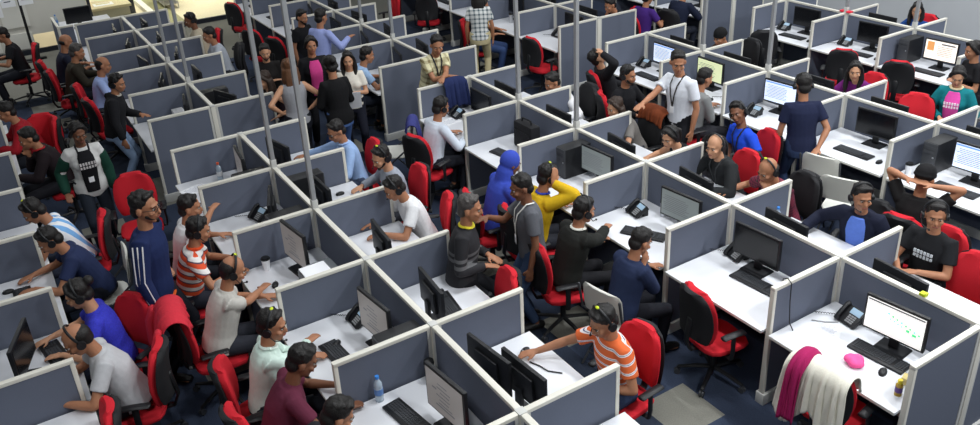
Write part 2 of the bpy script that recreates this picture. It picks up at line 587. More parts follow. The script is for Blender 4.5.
for b, (bx0, by0) in BEN.items():
    for i in RNG[b]:
        x = bx0 + i * W
        for s in (-1, 1):
            if b == 'L' and s < 0 or (b, i, s) in SKIPWING:
                continue
            if b == 'A' and i == 12 and s < 0:
                continue
            a, c = (who(b, s, i - 1) if i - 1 != GAPN[b] else None), (who(b, s, i) if i != GAPN[b] else None)
            if a and c:
                lb = 'grey side panel between %s and %s' % (a, c)
            elif a and i - 1 != GAPN[b] and i == GAPN[b]:
                lb = 'grey end panel of %s, on the open walkway' % a
            elif c and i - 1 == GAPN[b]:
                lb = 'grey end panel of %s, across the open walkway' % c
            elif c:
                lb = 'grey outermost side panel of %s' % c
            elif a:
                lb = 'grey last side panel beyond %s' % a
            else:
                lb = 'grey %s bench side panel at the frame edge' % BNAME[b]
            if not (a or c):
                continue
            put('wing', (x, by0, 0), 0 if s > 0 else PI, lb, 'cubicle side panels of the %s bench' % BNAME[b])
        if b != 'L':
            a = who(b, -1, i) or who(b, -1, i - 1) or 'walkway'
            e = who(b, 1, i) or who(b, 1, i - 1) or 'walkway'
            if i == GAPN[b]:
                a2 = who(b, -1, i - 1)
                lb = 'square cream post at the walkway end of %s' % a2
            else:
                lb = 'square cream post at the near corner of %s' % (who(b, -1, i) or ('last panel past ' + str(a)))
                if who(b, -1, i):
                    lb = 'square cream post at far corner of %s' % who(b, -1, i)
            put('post', (x, by0, 0), 0, lb, 'connector posts of the %s bench' % BNAME[b])
        last = RNG[b][-1]
        if i < last and i != GAPN[b] and b != 'L':
            a, e = who(b, -1, i), who(b, 1, i)
            if a and e:
                lb = 'grey spine panel between %s and %s' % (a, e)
            else:
                lb = 'grey spine panel behind %s' % (a or e or 'frame edge desk of %s bench' % BNAME[b])
            put('spine', (x, by0, 0), 0, lb, 'cubicle spine panels of the %s bench' % BNAME[b])
        if i < last and i != GAPN[b]:
            for s in (-1, 1):
                wq = who(b, s, i)
                if not wq or (b == 'L' and s < 0):
                    continue
                lb = 'white desktop forming the %s' % wq
                if s > 0:
                    put('desk', (x, by0, 0), 0, lb, 'white desks of the %s bench' % BNAME[b])
                else:
                    put('desk', (x + W, by0, 0), PI, lb, 'white desks of the %s bench' % BNAME[b])
# return panel behind the head of the first bench
t = thing('cubicle_return_panel', 'short grey return panel behind bald man, edging the white side table', 'partition', (-.03, -1.10, 0), PI / 2)
MB().box((0, .47, .615), (.034, .76, 1.03)).box((.13, -.03, .615), (.23, .034, 1.03)).build('fabric_panel', FAB, t)
MB().box((0, .43, H - .016), (.046, .86, .032)).box((.125, -.03, H - .016), (.25, .046, .032)).build('top_rail', CREAM, t, .006)
MB().box((0, .865, .61), (.044, .034, 1.07)).build('end_post', CREAM, t, .006)
MB().box((0, -.03, .61), (.044, .044, 1.07)).build('corner_post', CREAM, t, .006)
MB().box((0, .46, .055), (.085, .80, .11)).box((.135, -.03, .055), (.19, .085, .11)).build('base_raceway', RACE, t, .006)

# power poles rising from bench nodes
pp = thing('power_pole', 'x', 'pole')
MB().box((0, 0, (H + 6.0) / 2), (.046, .046, 6.0 - H)).build('pole_shaft', ALU, pp, .006)
MB().box((0, 0, H + .045), (.060, .060, .08)).build('pole_foot', RACE, pp, .005)
PROTO['pole'] = pp
for b, i, lb in [('A', 3, "tall grey pole between light blue shirt man and grey hood man"), ('A', 4, "tall grey pole behind the grey hood man's desk"),
                 ('A', 7, "tall grey pole above the orange-capped bottle desk"), ('A', 8, "tall grey pole between chin-resting man's and beige tee man's desks"),
                 ('B', 0, 'tall thin grey pole beside the standing blue-shirted man'), ('B', 1, 'tall thin grey pole above seated sky-blue shirt man'),
                 ('B', 4, 'tall grey pole above black case and white shirt man'), ('B', 5, "tall grey pole between black case desk and yellow shirt man's desk"),
                 ('C', 3, "tall grey pole left of the beanie man, above the pale yellow screen"), ('C', 4, "tall grey pole right of the beanie man, above the navy polo man's desk"),
                 ('D', 1, 'tall grey pole with red tape at foot by far wall'), ('D', 2, 'tall grey pole in front of blue top woman')]:
    put('pole', (BEN[b][0] + i * W, BEN[b][1], 0), 0, lb, 'power poles rising from the benches')
for i, lb in ((1, 'red tape band round the foot of far wall-side pole'), (3, 'red tape band on the far bench post at right edge')):
    o = MB().box((-.06, 0, .012), (.07, .10, .024)).box((.06, 0, .012), (.07, .10, .024)).build('red_tape', mat('red_tape', (226, 30, 60), .5), None, .006)
    o.location = (BEN['D'][0] + i * W, BEN['D'][1], H + .004)
    tag(o, lb, 'tape', 'red tape bands on the fourth bench')
# ------------------------------------------------------------------ office chairs
def lathe_back(width, zs, thick, y0, mi=0, bow=.05):
    pass


def curved_pad(rows, thick, bow, n=12):
    """upright pad: rows = [(z, half width, y)]; bowed forward at the sides, closed with rounded rim"""
    M = MB()
    front, back = [], []
    for z, hw, y in rows:
        fr, bk_ = [], []
        for j in range(n + 1):
            u = -1 + 2 * j / n
            e = thick * (.5 * math.sqrt(max(0, 1 - abs(u) ** 5)) + .06)
            yy = y + bow * u * u
            fr.append(V((hw * u, yy + e, z)))
            bk_.append(V((hw * u, yy - e, z)))
        front.append(fr)
        back.append(bk_)
    rs = [f + list(reversed(b)) for f, b in zip(front, back)]
    c0, c1 = rs[0], rs[-1]

    def inset(r, k, dz):
        c = sum(r, V()) / len(r)
        return [c + V(((p.x - c.x) * k, (p.y - c.y) * .45, dz)) for p in r]
    rs = [inset(c0, .93, -thick * .3)] + rs + [inset(c1, .93, thick * .3)]
    M.rings(rs)
    return M


def chair_proto(kind, mats_seat, shell, named):
    t = thing('office_chair', 'x', 'chair')
    prof = [(.55, .190, -.235), (.62, .212, -.225), (.70, .226, -.222), (.78, .228, -.228), (.86, .220, -.24), (.93, .200, -.255), (.975, .170, -.266), (1.0, .118, -.272)]
    curved_pad(prof, .075, .045).build('backrest', mats_seat, t)
    curved_pad([(z, h + .003, y - .046) for z, h, y in prof], .040, .045).build('back_shell', shell, t)
    S = MB()
    ring = []
    for z, k in ((.395, .86), (.408, .97), (.43, 1.0), (.448, .97), (.458, .86)):
        r = []
        for j in range(24):
            a = 2 * PI * j / 24
            cx, sy = math.cos(a), math.sin(a)
            q = (abs(cx) ** 4 + abs(sy) ** 4) ** -.25
            r.append(V((cx * q * .232 * k, sy * q * .228 * k + .01, z - (.012 if sy > .7 else 0))))
        ring.append(r)
    S.rings(ring).build('seat', mats_seat, t)
    MB().box((0, 0, .374), (.26, .26, .04)).tube([(0, -.10, .372), (0, -.27, .40), (0, -.315, .50), (0, -.29, .72)], [(.035, .014)] * 4, 8, side=(1, 0, 0)).build('mechanism', BLK, t, .004)
    for sx in (-1, 1):
        A = MB().tube([(sx * .17, -.04, .382), (sx * .268, -.04, .388), (sx * .276, -.04, .46), (sx * .272, -.04, .62)], [(.026, .012)] * 4, 8, side=(0, 1, 0))
        A.tube([(sx * .274, -.15, .636), (sx * .274, -.04, .642), (sx * .268, .06, .634)], [(.036, .016)] * 3, 10, side=(1, 0, 0))
        A.build('armrest', BLK, t)
    MB().cyl((0, 0, .10), (0, 0, .27), .028).cyl((0, 0, .26), (0, 0, .37), .018).build('gas_column', BLK, t)
    for k in range(5):
        a = 2 * PI * k / 5 + .3
        d = V((math.cos(a), math.sin(a), 0))
        lg = MB().tube([d * .02 + V((0, 0, .115)), d * .17 + V((0, 0, .10)), d * .30 + V((0, 0, .075))], [(.026, .018), (.022, .015), (.017, .012)], 8, side=d.cross(V((0, 0, 1)))).build('base_leg', BLK, t)
        p = d * .305
        n = d.cross(V((0, 0, 1)))
        M = MB()
        for q in (-.012, .012):
            M.cyl(p + n * (q - .008) + V((0, 0, .028)), p + n * (q + .008) + V((0, 0, .028)), .028, n=12)
        M.cyl(p + V((0, 0, .03)), p + V((0, 0, .075)), .007, n=8)
        M.build('caster', DKG, lg)
    PROTO[kind] = t


chair_proto('chair', RED, BKF, 'red')
chair_proto('chair_black', BKF, BKF, 'black')


def folding_proto():
    t = thing('folding_chair', 'x', 'chair')
    curved_pad([(.62, .21, -.235), (.68, .222, -.24), (.78, .222, -.25), (.86, .218, -.26), (.895, .19, -.265)], .022, .02).build('backrest', WPL, t)
    ring = []
    for z, k in ((.44, .97), (.452, 1), (.464, .97)):
        ring.append([V((math.cos(2 * PI * j / 24) * .21 * k * (abs(math.cos(2 * PI * j / 24)) ** 4 + abs(math.sin(2 * PI * j / 24)) ** 4) ** -.25,
                        math.sin(2 * PI * j / 24) * .205 * k * (abs(math.cos(2 * PI * j / 24)) ** 4 + abs(math.sin(2 * PI * j / 24)) ** 4) ** -.25, z)) for j in range(24)])
    MB().rings(ring).build('seat', WPL, t)
    for sx in (-1, 1):
        MB().tube([(sx * .228, -.285, .88), (sx * .228, -.235, .62), (sx * .226, .02, .40), (sx * .224, .24, .012)], .012, 8).build('front_leg', DKG, t)
        MB().tube([(sx * .205, .17, .44), (sx * .205, .0, .28), (sx * .205, -.26, .012)], .011, 8).build('rear_leg', DKG, t)
    MB().tube([(-.205, -.18, .10), (.205, -.18, .10)], .009, 8).build('stretcher', DKG, t)
    PROTO['folding'] = t


folding_proto()
CHAIRS = 'red and black office chairs'


def chair(x, y, deg, label, kind='chair', z=0):
    return put(kind, (x, y, z), math.radians(deg), label, 'white folding chairs' if kind == 'folding' else CHAIRS)


# ------------------------------------------------------------------ desk equipment (all face -y, towards the sitter)
DZ = .7432


def screen_mat(name, rgb, e):
    return mat(name, rgb, .3, emit=e)


SCR = {'off': BLK2, 'doc': screen_mat('screen_grey', (140, 135, 132), .35), 'sheet': screen_mat('screen_white', (226, 226, 222), .8), 'yellow': screen_mat('screen_yellow', (206, 214, 170), .7),
       'blue': screen_mat('screen_pale_blue', (206, 218, 240), .8), 'dim': screen_mat('screen_dim', (120, 128, 128), .4), 'web': screen_mat('screen_web', (232, 224, 214), .8)}
SD = screen_mat('screen_text', (96, 98, 104), .3)
SG = screen_mat('screen_green', (70, 210, 130), .8)
SCY = screen_mat('screen_cyan', (90, 220, 210), .8)
SOR = screen_mat('screen_orange', (214, 150, 90), .6)
SBL = screen_mat('screen_header', (110, 150, 220), .7)


def monitor_proto(kind):
    t = thing('monitor', 'x', 'monitor')
    w_, h_, zc = (.47, .375, .285) if kind == 'doc' else (.49, .31, .275)
    M = MB().box((0, .018, zc), (w_, .032, h_))
    M.box((0, .046, zc), (w_ * .62, .03, h_ * .6), taper=.85)
    M.build('housing', BLK, t, .005)
    Z0, y = zc, -.0015
    q = MB()
    sw, sh_ = w_ - .035, h_ - .038
    q.box((0, y, Z0), (sw, .002, sh_), 0)
    yy = y - .0012
    if kind == 'doc':
        for i in range(6):
            q.box((-.02 + .012 * (i % 3), yy, Z0 + .09 - i * .034), (.11 + .05 * (i % 2), .001, .008), 1)
        q.box((0, yy, Z0 - .105), (.22, .001, .012), 1)
        q.box((-.12, yy, Z0 + .03), (.05, .001, .014), 1)
    elif kind == 'sheet':
        for i in range(8):
            q.box((-.05 + .035 * i, yy, Z0 + .06 - .011 * i), (.013, .001, .013), 2 if i % 3 else 3)
        for i in range(4):
            q.box((-.03 + .03 * i, yy, Z0 + .02 - .008 * i), (.010, .001, .010), 3)
        q.box((.16, yy, Z0 - .035), (.03, .001, .02), 2)
        q.box((.11, yy, Z0 - .02), (.024, .001, .02), 2)
        q.box((0, yy, Z0 + .122), (.44, .001, .012), 1)
    elif kind in ('yellow', 'dim', 'blue'):
        for i in range(9):
            q.box((-.06 + .02 * (i % 2), yy, Z0 + .08 - i * .02), (.26 + .03 * (i % 3), .001, .005), 1)
        if kind == 'blue':
            q.box((0, yy, Z0 + .12), (.45, .001, .018), 4)
    elif kind == 'web':
        q.box((-.15, yy, Z0 + .05), (.10, .001, .13), 5)
        q.box((.10, yy, Z0 + .10), (.20, .001, .02), 1)
        for i in range(6):
            q.box((.06, yy, Z0 + .06 - i * .026), (.22, .001, .006), 1)
    q.build('screen', [SCR[kind], SD, SG, SCY, SBL, SOR], t, smooth=False)
    MB().box((0, .065, .12), (.075, .03, .24)).build('stand', BLK, t, .006)
    MB().box((0, .05, .009), (.24, .19, .018), taper=.92).build('base', BLK, t, .004)
    PROTO['monitor_' + kind] = t


for k in SCR:
    monitor_proto(k)


def keyboard_proto():
    t = thing('keyboard', 'x', 'keyboard')
    MB().box((0, 0, .011), (.45, .155, .020)).build('case', BLK, t, .005)
    q = MB()
    for r in range(5):
        for c in range(15):
            if r == 4 and 4 <= c <= 8:
                continue
            q.box((-.195 + c * .0215, .045 - r * .021, .0235), (.0175, .017, .006), taper=.85)
        for c in range(4):
            q.box((.150 + c * .0195, .045 - r * .021, .0235), (.016, .017, .006), taper=.85)
    q.box((-.066, .045 - 4 * .021, .0235), (.10, .017, .006), taper=.95)
    q.build('keys', DKG, t, smooth=False)
    PROTO['keyboard'] = t


keyboard_proto()


def mouse_proto():
    t = thing('computer_mouse', 'x', 'mouse')
    MB().blob((0, 0, .010), (.031, .053, .026), nu=14, nv=8).flat().build('mouse_body', BLK, t)
    MB().cyl((-.004, .03, .026), (.004, .03, .026), .012, n=12).build('wheel', GRY, t)
    PROTO['mouse'] = t


mouse_proto()


def phone_proto():
    t = thing('desk_phone', 'x', 'telephone')
    tilt = Matrix.Rotation(math.radians(38), 3, 'X')
    MB().box((0, .02, .05), (.20, .17, .05), rot=tilt).box((0, .07, .035), (.17, .06, .07)).flat().build('phone_body', BLK, t, .006)
    c = V((0, .02, .05))
    MB().box(c + tilt @ V((.035, .045, .027)), (.10, .055, .004), rot=tilt).build('display', mat('phone_display', (150, 176, 196), .2, emit=.15), t)
    q = MB()
    for r in range(4):
        for k in range(3):
            q.box(c + tilt @ V((.008 + k * .025, .000 - r * .019, .028)), (.019, .013, .006), rot=tilt)
    q.build('keypad', GRY, t, smooth=False)
    MB().tube([c + tilt @ V((-.068, .085, .035)), c + tilt @ V((-.068, .06, .05)), c + tilt @ V((-.068, -.05, .05)), c + tilt @ V((-.068, -.08, .035))], [(.024, .016), (.018, .012), (.018, .012), (.024, .016)], 10, side=(1, 0, 0)).build('handset', BLK, t)
    pts = [V((-.10, -.03, .02)) + V((-.02 - .0035 * i + .006 * math.cos(i * 1.6), -.004 * i, .006 * math.sin(i * 1.6))) for i in range(30)]
    MB().tube(pts, .003, 6).flat().build('coiled_cord', BLK, t)
    PROTO['phone'] = t


phone_proto()


def tower_proto():
    t = thing('computer_tower', 'x', 'computer')
    MB().box((0, 0, .18), (.165, .36, .36)).build('case', BLK, t, .006)
    MB().box((0, -.184, .18), (.160, .012, .35)).box((0, -.192, .30), (.14, .006, .035)).box((0, -.192, .25), (.14, .006, .035)).build('front_bezel', DKG, t, .003)
    MB().cyl((.05, -.190, .20), (.05, -.197, .20), .009, n=12).build('power_button', SIL, t)
    PROTO['tower'] = t


tower_proto()


def bottle_proto(kind, capc, lab):
    t = thing('water_bottle', 'x', 'bottle')
    b = MB()
    prof = [(.0, .028), (.006, .033), (.05, .033), (.055, .031), (.06, .033), (.12, .033), (.125, .031), (.13, .033), (.165, .030), (.185, .018), (.195, .0135), (.21, .0135)]
    b.rings([[V((math.cos(2 * PI * j / 18) * r, math.sin(2 * PI * j / 18) * r, z)) for j in range(18)] for z, r in prof])
    b.build('bottle_body', mat('bottle_plastic', (196, 212, 226), .12, trans=.35), t)
    MB().cyl((0, 0, .065), (0, 0, .118), .0342, n=18).build('bottle_label', lab, t)
    MB().cyl((0, 0, .205), (0, 0, .228), .0155, n=14).build('bottle_cap', capc, t)
    PROTO[kind] = t


bottle_proto('bottle', mat('blue_cap', (60, 130, 210), .4), mat('blue_label', (90, 130, 190), .5))
bottle_proto('bottle_orange', mat('orange_cap', (226, 92, 50), .4), mat('clear_label', (214, 216, 218), .5))


def cup_proto():
    t = thing('paper_cup', 'x', 'cup')
    MB().cyl((0, 0, 0), (0, 0, .115), .029, .042, n=20).build('cup_body', PAPER, t)
    MB().cyl((0, 0, .113), (0, 0, .121), .045, n=20).cyl((0, 0, .12), (0, 0, .134), .038, .036, n=20).build('cup_lid', BLK, t)
    PROTO['cup'] = t
    t = thing('travel_mug', 'x', 'mug')
    MB().cyl((0, 0, 0), (0, 0, .16), .032, .040, n=20).build('mug_body', SIL, t)
    MB().cyl((0, 0, .158), (0, 0, .185), .042, .038, n=20).build('mug_lid', BLK, t)
    PROTO['mug'] = t


cup_proto()


def paper_proto():
    t = thing('paper_sheet', 'x', 'paper')
    MB().box((0, 0, .001), (.21, .297, .002)).build('sheet', PAPER, t, smooth=False)
    q = MB()
    for i in range(14):
        q.box((-.005 * (i % 3), .12 - i * .017, .0025), (.16 - .02 * (i % 4), .005, .0008))
    q.build('printed_lines', mat('pale_print', (176, 180, 196), .8), t, smooth=False)
    PROTO['paper'] = t


paper_proto()


def printer_proto():
    t = thing('printer', 'x', 'printer')
    MB().box((0, 0, .10), (.36, .34, .20)).box((0, .03, .215), (.34, .24, .03)).build('printer_body', mat('printer_grey', (104, 108, 112), .45), t, .015)
    MB().box((0, -.19, .07), (.26, .10, .015)).build('output_tray', DKG, t, .004)
    MB().box((-.02, -.05, .236), (.21, .24, .012)).build('paper_stack', PAPER, t, smooth=False)
    MB().box((.14, -.14, .205), (.07, .05, .012)).build('control_panel', BLK, t, .003)
    PROTO['printer'] = t


printer_proto()


def case_proto():
    t = thing('laptop_bag', 'x', 'bag')
    MB().box((0, 0, .17), (.40, .15, .34), taper=.95).build('bag_body', mat('bag_nylon', (22, 22, 26), .8, noise=.1, scale=50, bump=.3), t, .03)
    MB().tube([(-.10, 0, .335), (-.09, 0, .385), (.09, 0, .385), (.10, 0, .335)], .011, 8).build('bag_handle', BLK, t)
    MB().box((0, -.078, .14), (.32, .02, .20)).build('front_pocket', mat('bag_nylon', (22, 22, 26)), t, .008)
    PROTO['case'] = t


case_proto()

EQ = {'monitor': (.27, 'monitors on the desks'), 'keyboard': (.02, 'keyboards on the desks'), 'mouse': (.02, 'computer mice on the desks'), 'phone': (.06, 'desk phones'),
      'tower': (.19, 'computer towers on the desks'), 'bottle': (.12, 'water bottles'), 'bottle_orange': (.12, 'water bottles'), 'cup': (.07, 'cups'), 'mug': (.09, 'mugs'),
      'paper': (.002, 'sheets of paper on the desks'), 'printer': (.13, None), 'case': (.18, None)}
DONE = set()
CLR = {'monitor': (.26, .15), 'keyboard': (.24, .09), 'mouse': (.035, .06), 'phone': (.20, .12), 'tower': (.10, .21), 'bottle': (.04, .04), 'bottle_orange': (.04, .04), 'cup': (.05, .05), 'mug': (.05, .05),
       'paper': (.12, .16), 'printer': (.19, .25), 'case': (.22, .10)}


def eq(kind, px, py, deg, label, z=DZ, ref=None):
    """equipment whose middle shows at a photo pixel, standing on a desk"""
    base = kind.split('_')[0] if kind.startswith('monitor') else kind
    h, grp = EQ[base]
    p = at(px, py, z + (h if ref is None else ref))
    if z == DZ:
        mx, my = CLR[base]
        if abs(math.sin(math.radians(deg))) > .5:
            mx, my = my, mx
        b = min(BEN, key=lambda q: abs(BEN[q][1] - p.y))
        x0, y0 = BEN[b]
        i = math.floor((p.x - x0) / W)
        lx = min(max(p.x - x0 - i * W, mx + .045), W - mx - .045)
        d = min(max(abs(p.y - y0), my + .05), .862 - my)
        p = V((x0 + i * W + lx, y0 + math.copysign(d, p.y - y0), 0))
    return put(kind, (p.x, p.y, z), math.radians(deg), label, grp)


def cellset(b, s, i, items):
    """equipment given in cell coordinates: (kind, lx, d, turn, label)"""
    for kind, lx, d, turn, lb in items:
        p = sp(b, s, i, lx, d, DZ)
        base = kind.split('_')[0] if kind.startswith('monitor') else kind
        put(kind, p, math.radians(turn) + (0 if s < 0 else PI), lb, EQ[base][1])
    DONE.add((b, s, i))


MLAB = {'off': 'black switched-off monitor', 'doc': 'black monitor with grey text screen', 'sheet': 'black monitor with white sheet and green dots', 'yellow': 'black monitor with pale yellow screen',
        'dim': 'black monitor with dim grey screen', 'blue': 'black monitor with pale blue screen', 'web': 'black monitor with white web page'}


def std(b, s, i, scr='off', mx=.62, md=.30, mt=0, kb=True, ph=None, tw=None, kd=.58, kx=None, mouse=True):
    wq = who(b, s, i)
    it = [('monitor_' + scr, mx, md, mt, MLAB[scr] + ' on the ' + wq)]
    if kb:
        kx = mx if kx is None else kx
        it.append(('keyboard', kx, kd, mt * .5, 'black keyboard on the ' + wq))
        if mouse:
            it.append(('mouse', kx + (.34 if kx < .72 else -.34) * (1 if True else 1), kd + .01, 0, 'black mouse on the ' + wq))
    if ph is not None:
        it.append(('phone', min(max(ph[0], .28), .93), ph[1], ph[2] if len(ph) > 2 else 0, 'black desk phone on the ' + wq))
    if tw is not None:
        it.append(('tower', tw[0], tw[1], 0, 'black computer tower on the ' + wq))
    cellset(b, s, i, it)


# first bench, left side
for i in (0, 1, 2, 3):
    std('A', -1, i, 'off', mx=.72, md=.30, mt=RND.uniform(-20, 20), kb=True)
std('A', -1, 4, 'off', mx=.70, md=.26, mt=-12, kb=False)
std('A', -1, 6, 'doc', mx=.66, md=.24, mt=-6, tw=(1.04, .23))
std('A', -1, 7, 'off', mx=.66, md=.30, mt=-20, ph=(.28, .34, 15), tw=(1.0, .24), kd=.64)
std('A', -1, 8, 'doc', mx=.36, md=.38, mt=7, kb=False)
std('A', -1, 9, 'doc', mx=.68, md=.27, mt=6, tw=(1.06, .23), kb=False)
std('A', -1, 10, 'doc', mx=.66, md=.28, mt=6, kb=False)
std('A', -1, 11, 'off', mx=.62, md=.28, kb=False)
# first bench, right side
for i in (0, 1, 2, 3):
    std('A', 1, i, 'off', mx=.62, md=.28, mt=RND.uniform(-15, 15))
std('A', 1, 4, 'off', mx=.80, md=.30, mt=20, kb=False, tw=(.36, .24))
std('A', 1, 6, 'off', mx=.56, md=.28, mt=12)
std('A', 1, 7, 'off', mx=.70, md=.28, kb=False, tw=(.28, .24))
std('A', 1, 8, 'off', mx=.82, md=.34, mt=-6, kb=False)
std('A', 1, 9, 'off', mx=.66, md=.30, mt=-6, kb=False)
# second bench, left side
for i in (-2, -1, 0, 1):
    std('B', -1, i, 'off', mx=.66, md=.28, mt=RND.uniform(-15, 15))
std('B', -1, 3, 'off', mx=.66, md=.26, kb=False, ph=(.25, .42))
std('B', -1, 5, 'dim', mx=.66, md=.24, mt=4, kb=False, tw=(.26, .24))
std('B', -1, 6, 'dim', mx=.78, md=.26, mt=6, kb=False)
std('B', -1, 7, 'off', mx=.52, md=.24, mt=4, kb=False)
std('B', -1, 8, 'sheet', mx=.72, md=.29, mt=6, kb=False)
# second bench, right side
for i in (-2, -1, 0, 1):
    std('B', 1, i, 'off', mx=.5, md=.28, mt=RND.uniform(-12, 12))
std('B', 1, 3, 'off', mx=.62, md=.19)
std('B', 1, 4, 'off', mx=.62, md=.19, kb=False)
std('B', 1, 5, 'off', mx=.60, md=.19, mt=-4, kb=False)
std('B', 1, 6, 'off', mx=.56, md=.19, mt=-4, kb=False)
std('B', 1, 7, 'off', mx=.50, md=.19, mt=-3, kb=False)
std('B', 1, 8, 'off', mx=.44, md=.19, mt=-3, kb=False)
# third bench
for i in (-3, -2):
    std('C', -1, i, 'off', mx=.6, md=.28)
for i in (-4, -3):
    std('B', -1, i, 'off', mx=.6, md=.28, mt=8)
std('D', -1, -3, 'off', mx=.6, md=.28)
std('C', -1, -1, 'off', mx=.3, md=.26, kb=False, ph=(.80, .30))
std('C', -1, 0, 'off', mx=.80, md=.22, kb=False, ph=(.50, .34))
std('C', -1, 2, 'blue', mx=.68, md=.26, ph=(.22, .32))
std('C', -1, 3, 'yellow', mx=.42, md=.28, ph=(.95, .36))
std('C', -1, 4, 'blue', mx=.44, md=.26, mt=6, kb=False, ph=(.20, .56))
std('C', -1, 5, 'off', mx=.62, md=.24, mt=4)
std('C', -1, 6, 'blue', mx=.66, md=.30, mt=4, tw=(.22, .24))
for i in (-2, -1, 0, 4):
    std('C', 1, i, 'off', mx=.6, md=.28)
std('C', 1, 2, 'off', mx=.60, md=.19)
std('C', 1, 3, 'off', mx=.5, md=.19)
std('C', 1, 5, 'off', mx=.5, md=.19)
std('C', 1, 6, 'off', mx=.5, md=.19)
# fourth bench
std('D', -1, -2, 'off', mx=.6, md=.28)
std('D', -1, 0, 'off', mx=.66, md=.28, mt=4, ph=(.26, .36))
std('D', -1, 1, 'off', mx=.70, md=.28, mt=4, ph=(.26, .34))
std('D', -1, 2, 'web', mx=.66, md=.34, mt=4, tw=(.16, .28))
std('D', 1, 1, 'off', mx=.5, md=.26)
# left edge bench
for i in (-2, -1, 1, 2):
    std('L', 1, i, 'off', mx=.5, md=.30)
std('L', 1, 3, 'off', mx=.62, md=.52, mt=-18, kb=False)

cellset('A', -1, 8, [('printer', .84, .30, 0, 'grey printer topped with white paper, between two screens')])
cellset('A', -1, 10, [('mug', .10, .11, 0, 'black-lidded mug by the panel corner behind grey text monitor')])
eq('monitor_off', 482, 368, 186, 'second black monitor, nearer the spine, on orange striped man\'s desk')
eq('monitor_off', 526, 380, 184, 'black switched-off monitor on the orange striped man\'s desk, nearer him')
cellset('B', -1, 6, [('mug', .44, .14, 0, 'steel travel mug with black lid beside dim grey screen')])
cellset('A', -1, 9, [('keyboard', .62, .58, 4, 'black keyboard under the mint shirt man\'s hand'), ('phone', .27, .26, 0, 'black phone behind the mint shirt man\'s keyboard')])
# pieces read off the photo one by one
for k, px, py, deg, lb in [
    ('bottle_orange', 219, 171, 0, 'clear bottle with orange cap on desk beside white notebook'),
    ('cup', 266, 263, 0, 'white paper cup with black lid on bald beige man\'s desk'),
    ('mouse', 275, 284, 60, 'black mouse near beige shirt man\'s reaching hand'),
    ('mouse', 336, 343, 30, 'black mouse near mint shirt man\'s fingers'),
    ('keyboard', 408, 417, 8, 'black keyboard on desk with the blue-capped bottle'),
    ('bottle', 377, 386, 0, 'blue-capped water bottle standing against the grey side panel'),
    ('mouse', 439, 291, 0, 'round black mouse on unoccupied white curved desk'),
    ('keyboard', 449, 305, 172, 'black keyboard beside round mouse on unoccupied desk'),
    ('mouse', 525, 350, 200, 'black mouse in orange striped man\'s hand'),
    ('mouse', 340, 193, 180, 'black mouse on desk near grey shirt bearded man\'s hand'),
    ('case', 527, 135, 0, 'black laptop bag standing in panel corner behind blue hoodie'),
    ('keyboard', 506, 154, 10, 'small black keypad on the white desk beside the blue hoodie'),
    ('phone', 628, 205, -10, 'black desk phone with pale display beside steel travel mug'),
    ('keyboard', 644, 233, 28, 'black keyboard tilted under navy jacket boy\'s arms'),
    ('phone', 724, 246, -10, 'black desk phone left of large switched-off monitor'),
    ('keyboard', 755, 282, 4, 'black keyboard below the large switched-off monitor'),
    ('phone', 849, 316, -6, 'black desk phone left of green-dot screen'),
    ('keyboard', 879, 355, 4, 'black keyboard below green-dot screen'),
    ('mouse', 883, 371, 20, 'small black mouse on the shawl desk'),
    ('paper', 826, 333, 30, 'printed sheet lying left on the shawl desk'),
    ('bottle', 772, 214, 0, 'blue-capped bottle behind panel corner near navy jacket man'),
    ('cup', 909, 168, 0, 'pale tumbler on desk near the black-capped man'),
    ('mug', 511, 18, 0, 'pale mug on top-edge white desk by checked shirt woman'),
    ('bottle', 222, 95, 0, 'small blue bottle beside the dark monitor on first bench'),
    ('cup', 231, 97, 0, 'white cup beside the small blue bottle on first bench'),
    ('bottle', 378, 60, 0, 'small blue bottle next to seated sky-blue shirt man'),
    ('paper', 449, 122, 10, 'white sheet in front of the seated white shirt man'),
    ('mouse', 8, 291, 180, 'black mouse on desk edge left of navy tee man'),
    ('keyboard', 56, 354, 190, 'black keyboard between blue lace woman and bottom-left desk'),
    ('paper', 186, 192, 20, 'white notebook page on the end of orange-capped bottle desk'),
    ('paper', 790, 130, 15, 'white sheet on desk right of the navy polo man'),
]:
    eq(k, px, py, deg, lb)
o = eq('bottle', 56, 20, 0, 'blue-capped bottle on white side table behind bald man', z=.7502)
o = eq('monitor_off', 78, 15, 90, 'black monitor turned backwards on the white side table', z=.7502)
# ------------------------------------------------------------------ people
TMP = bpy.data.scenes.new('fuse_tmp')


def fuse(M, name, mats, voxel, smooth=3, extra=None):
    """one continuous skin over overlapping closed shapes"""
    me = bpy.data.meshes.new('t')
    me.from_pydata(M.v, [], M.f)
    ob = bpy.data.objects.new('t', me)
    TMP.collection.objects.link(ob)
    r = ob.modifiers.new('r', 'REMESH')
    r.mode = 'VOXEL'
    r.voxel_size = voxel
    if smooth:
        s = ob.modifiers.new('s', 'SMOOTH')
        s.factor, s.iterations = .5, smooth
    TMP.view_layers[0].update()
    dg = TMP.view_layers[0].depsgraph
    ev = ob.evaluated_get(dg).to_mesh()
    out = MB()
    out.v = [tuple(v.co) for v in ev.vertices]
    out.f = [list(p.vertices) for p in ev.polygons]
    out.m = [0] * len(out.f)
    ob.evaluated_get(dg).to_mesh_clear()
    bpy.data.objects.remove(ob)
    bpy.data.meshes.remove(me)
    if extra:
        for q, mi in extra:
            out.add(q.v, q.f, mi)
    me2 = bpy.data.meshes.new(name)
    me2.from_pydata(out.v, [], out.f)
    for q in mats:
        me2.materials.append(q)
    me2.polygons.foreach_set('material_index', out.m)
    me2.polygons.foreach_set('use_smooth', [True] * len(me2.polygons))
    me2.update()
    return me2


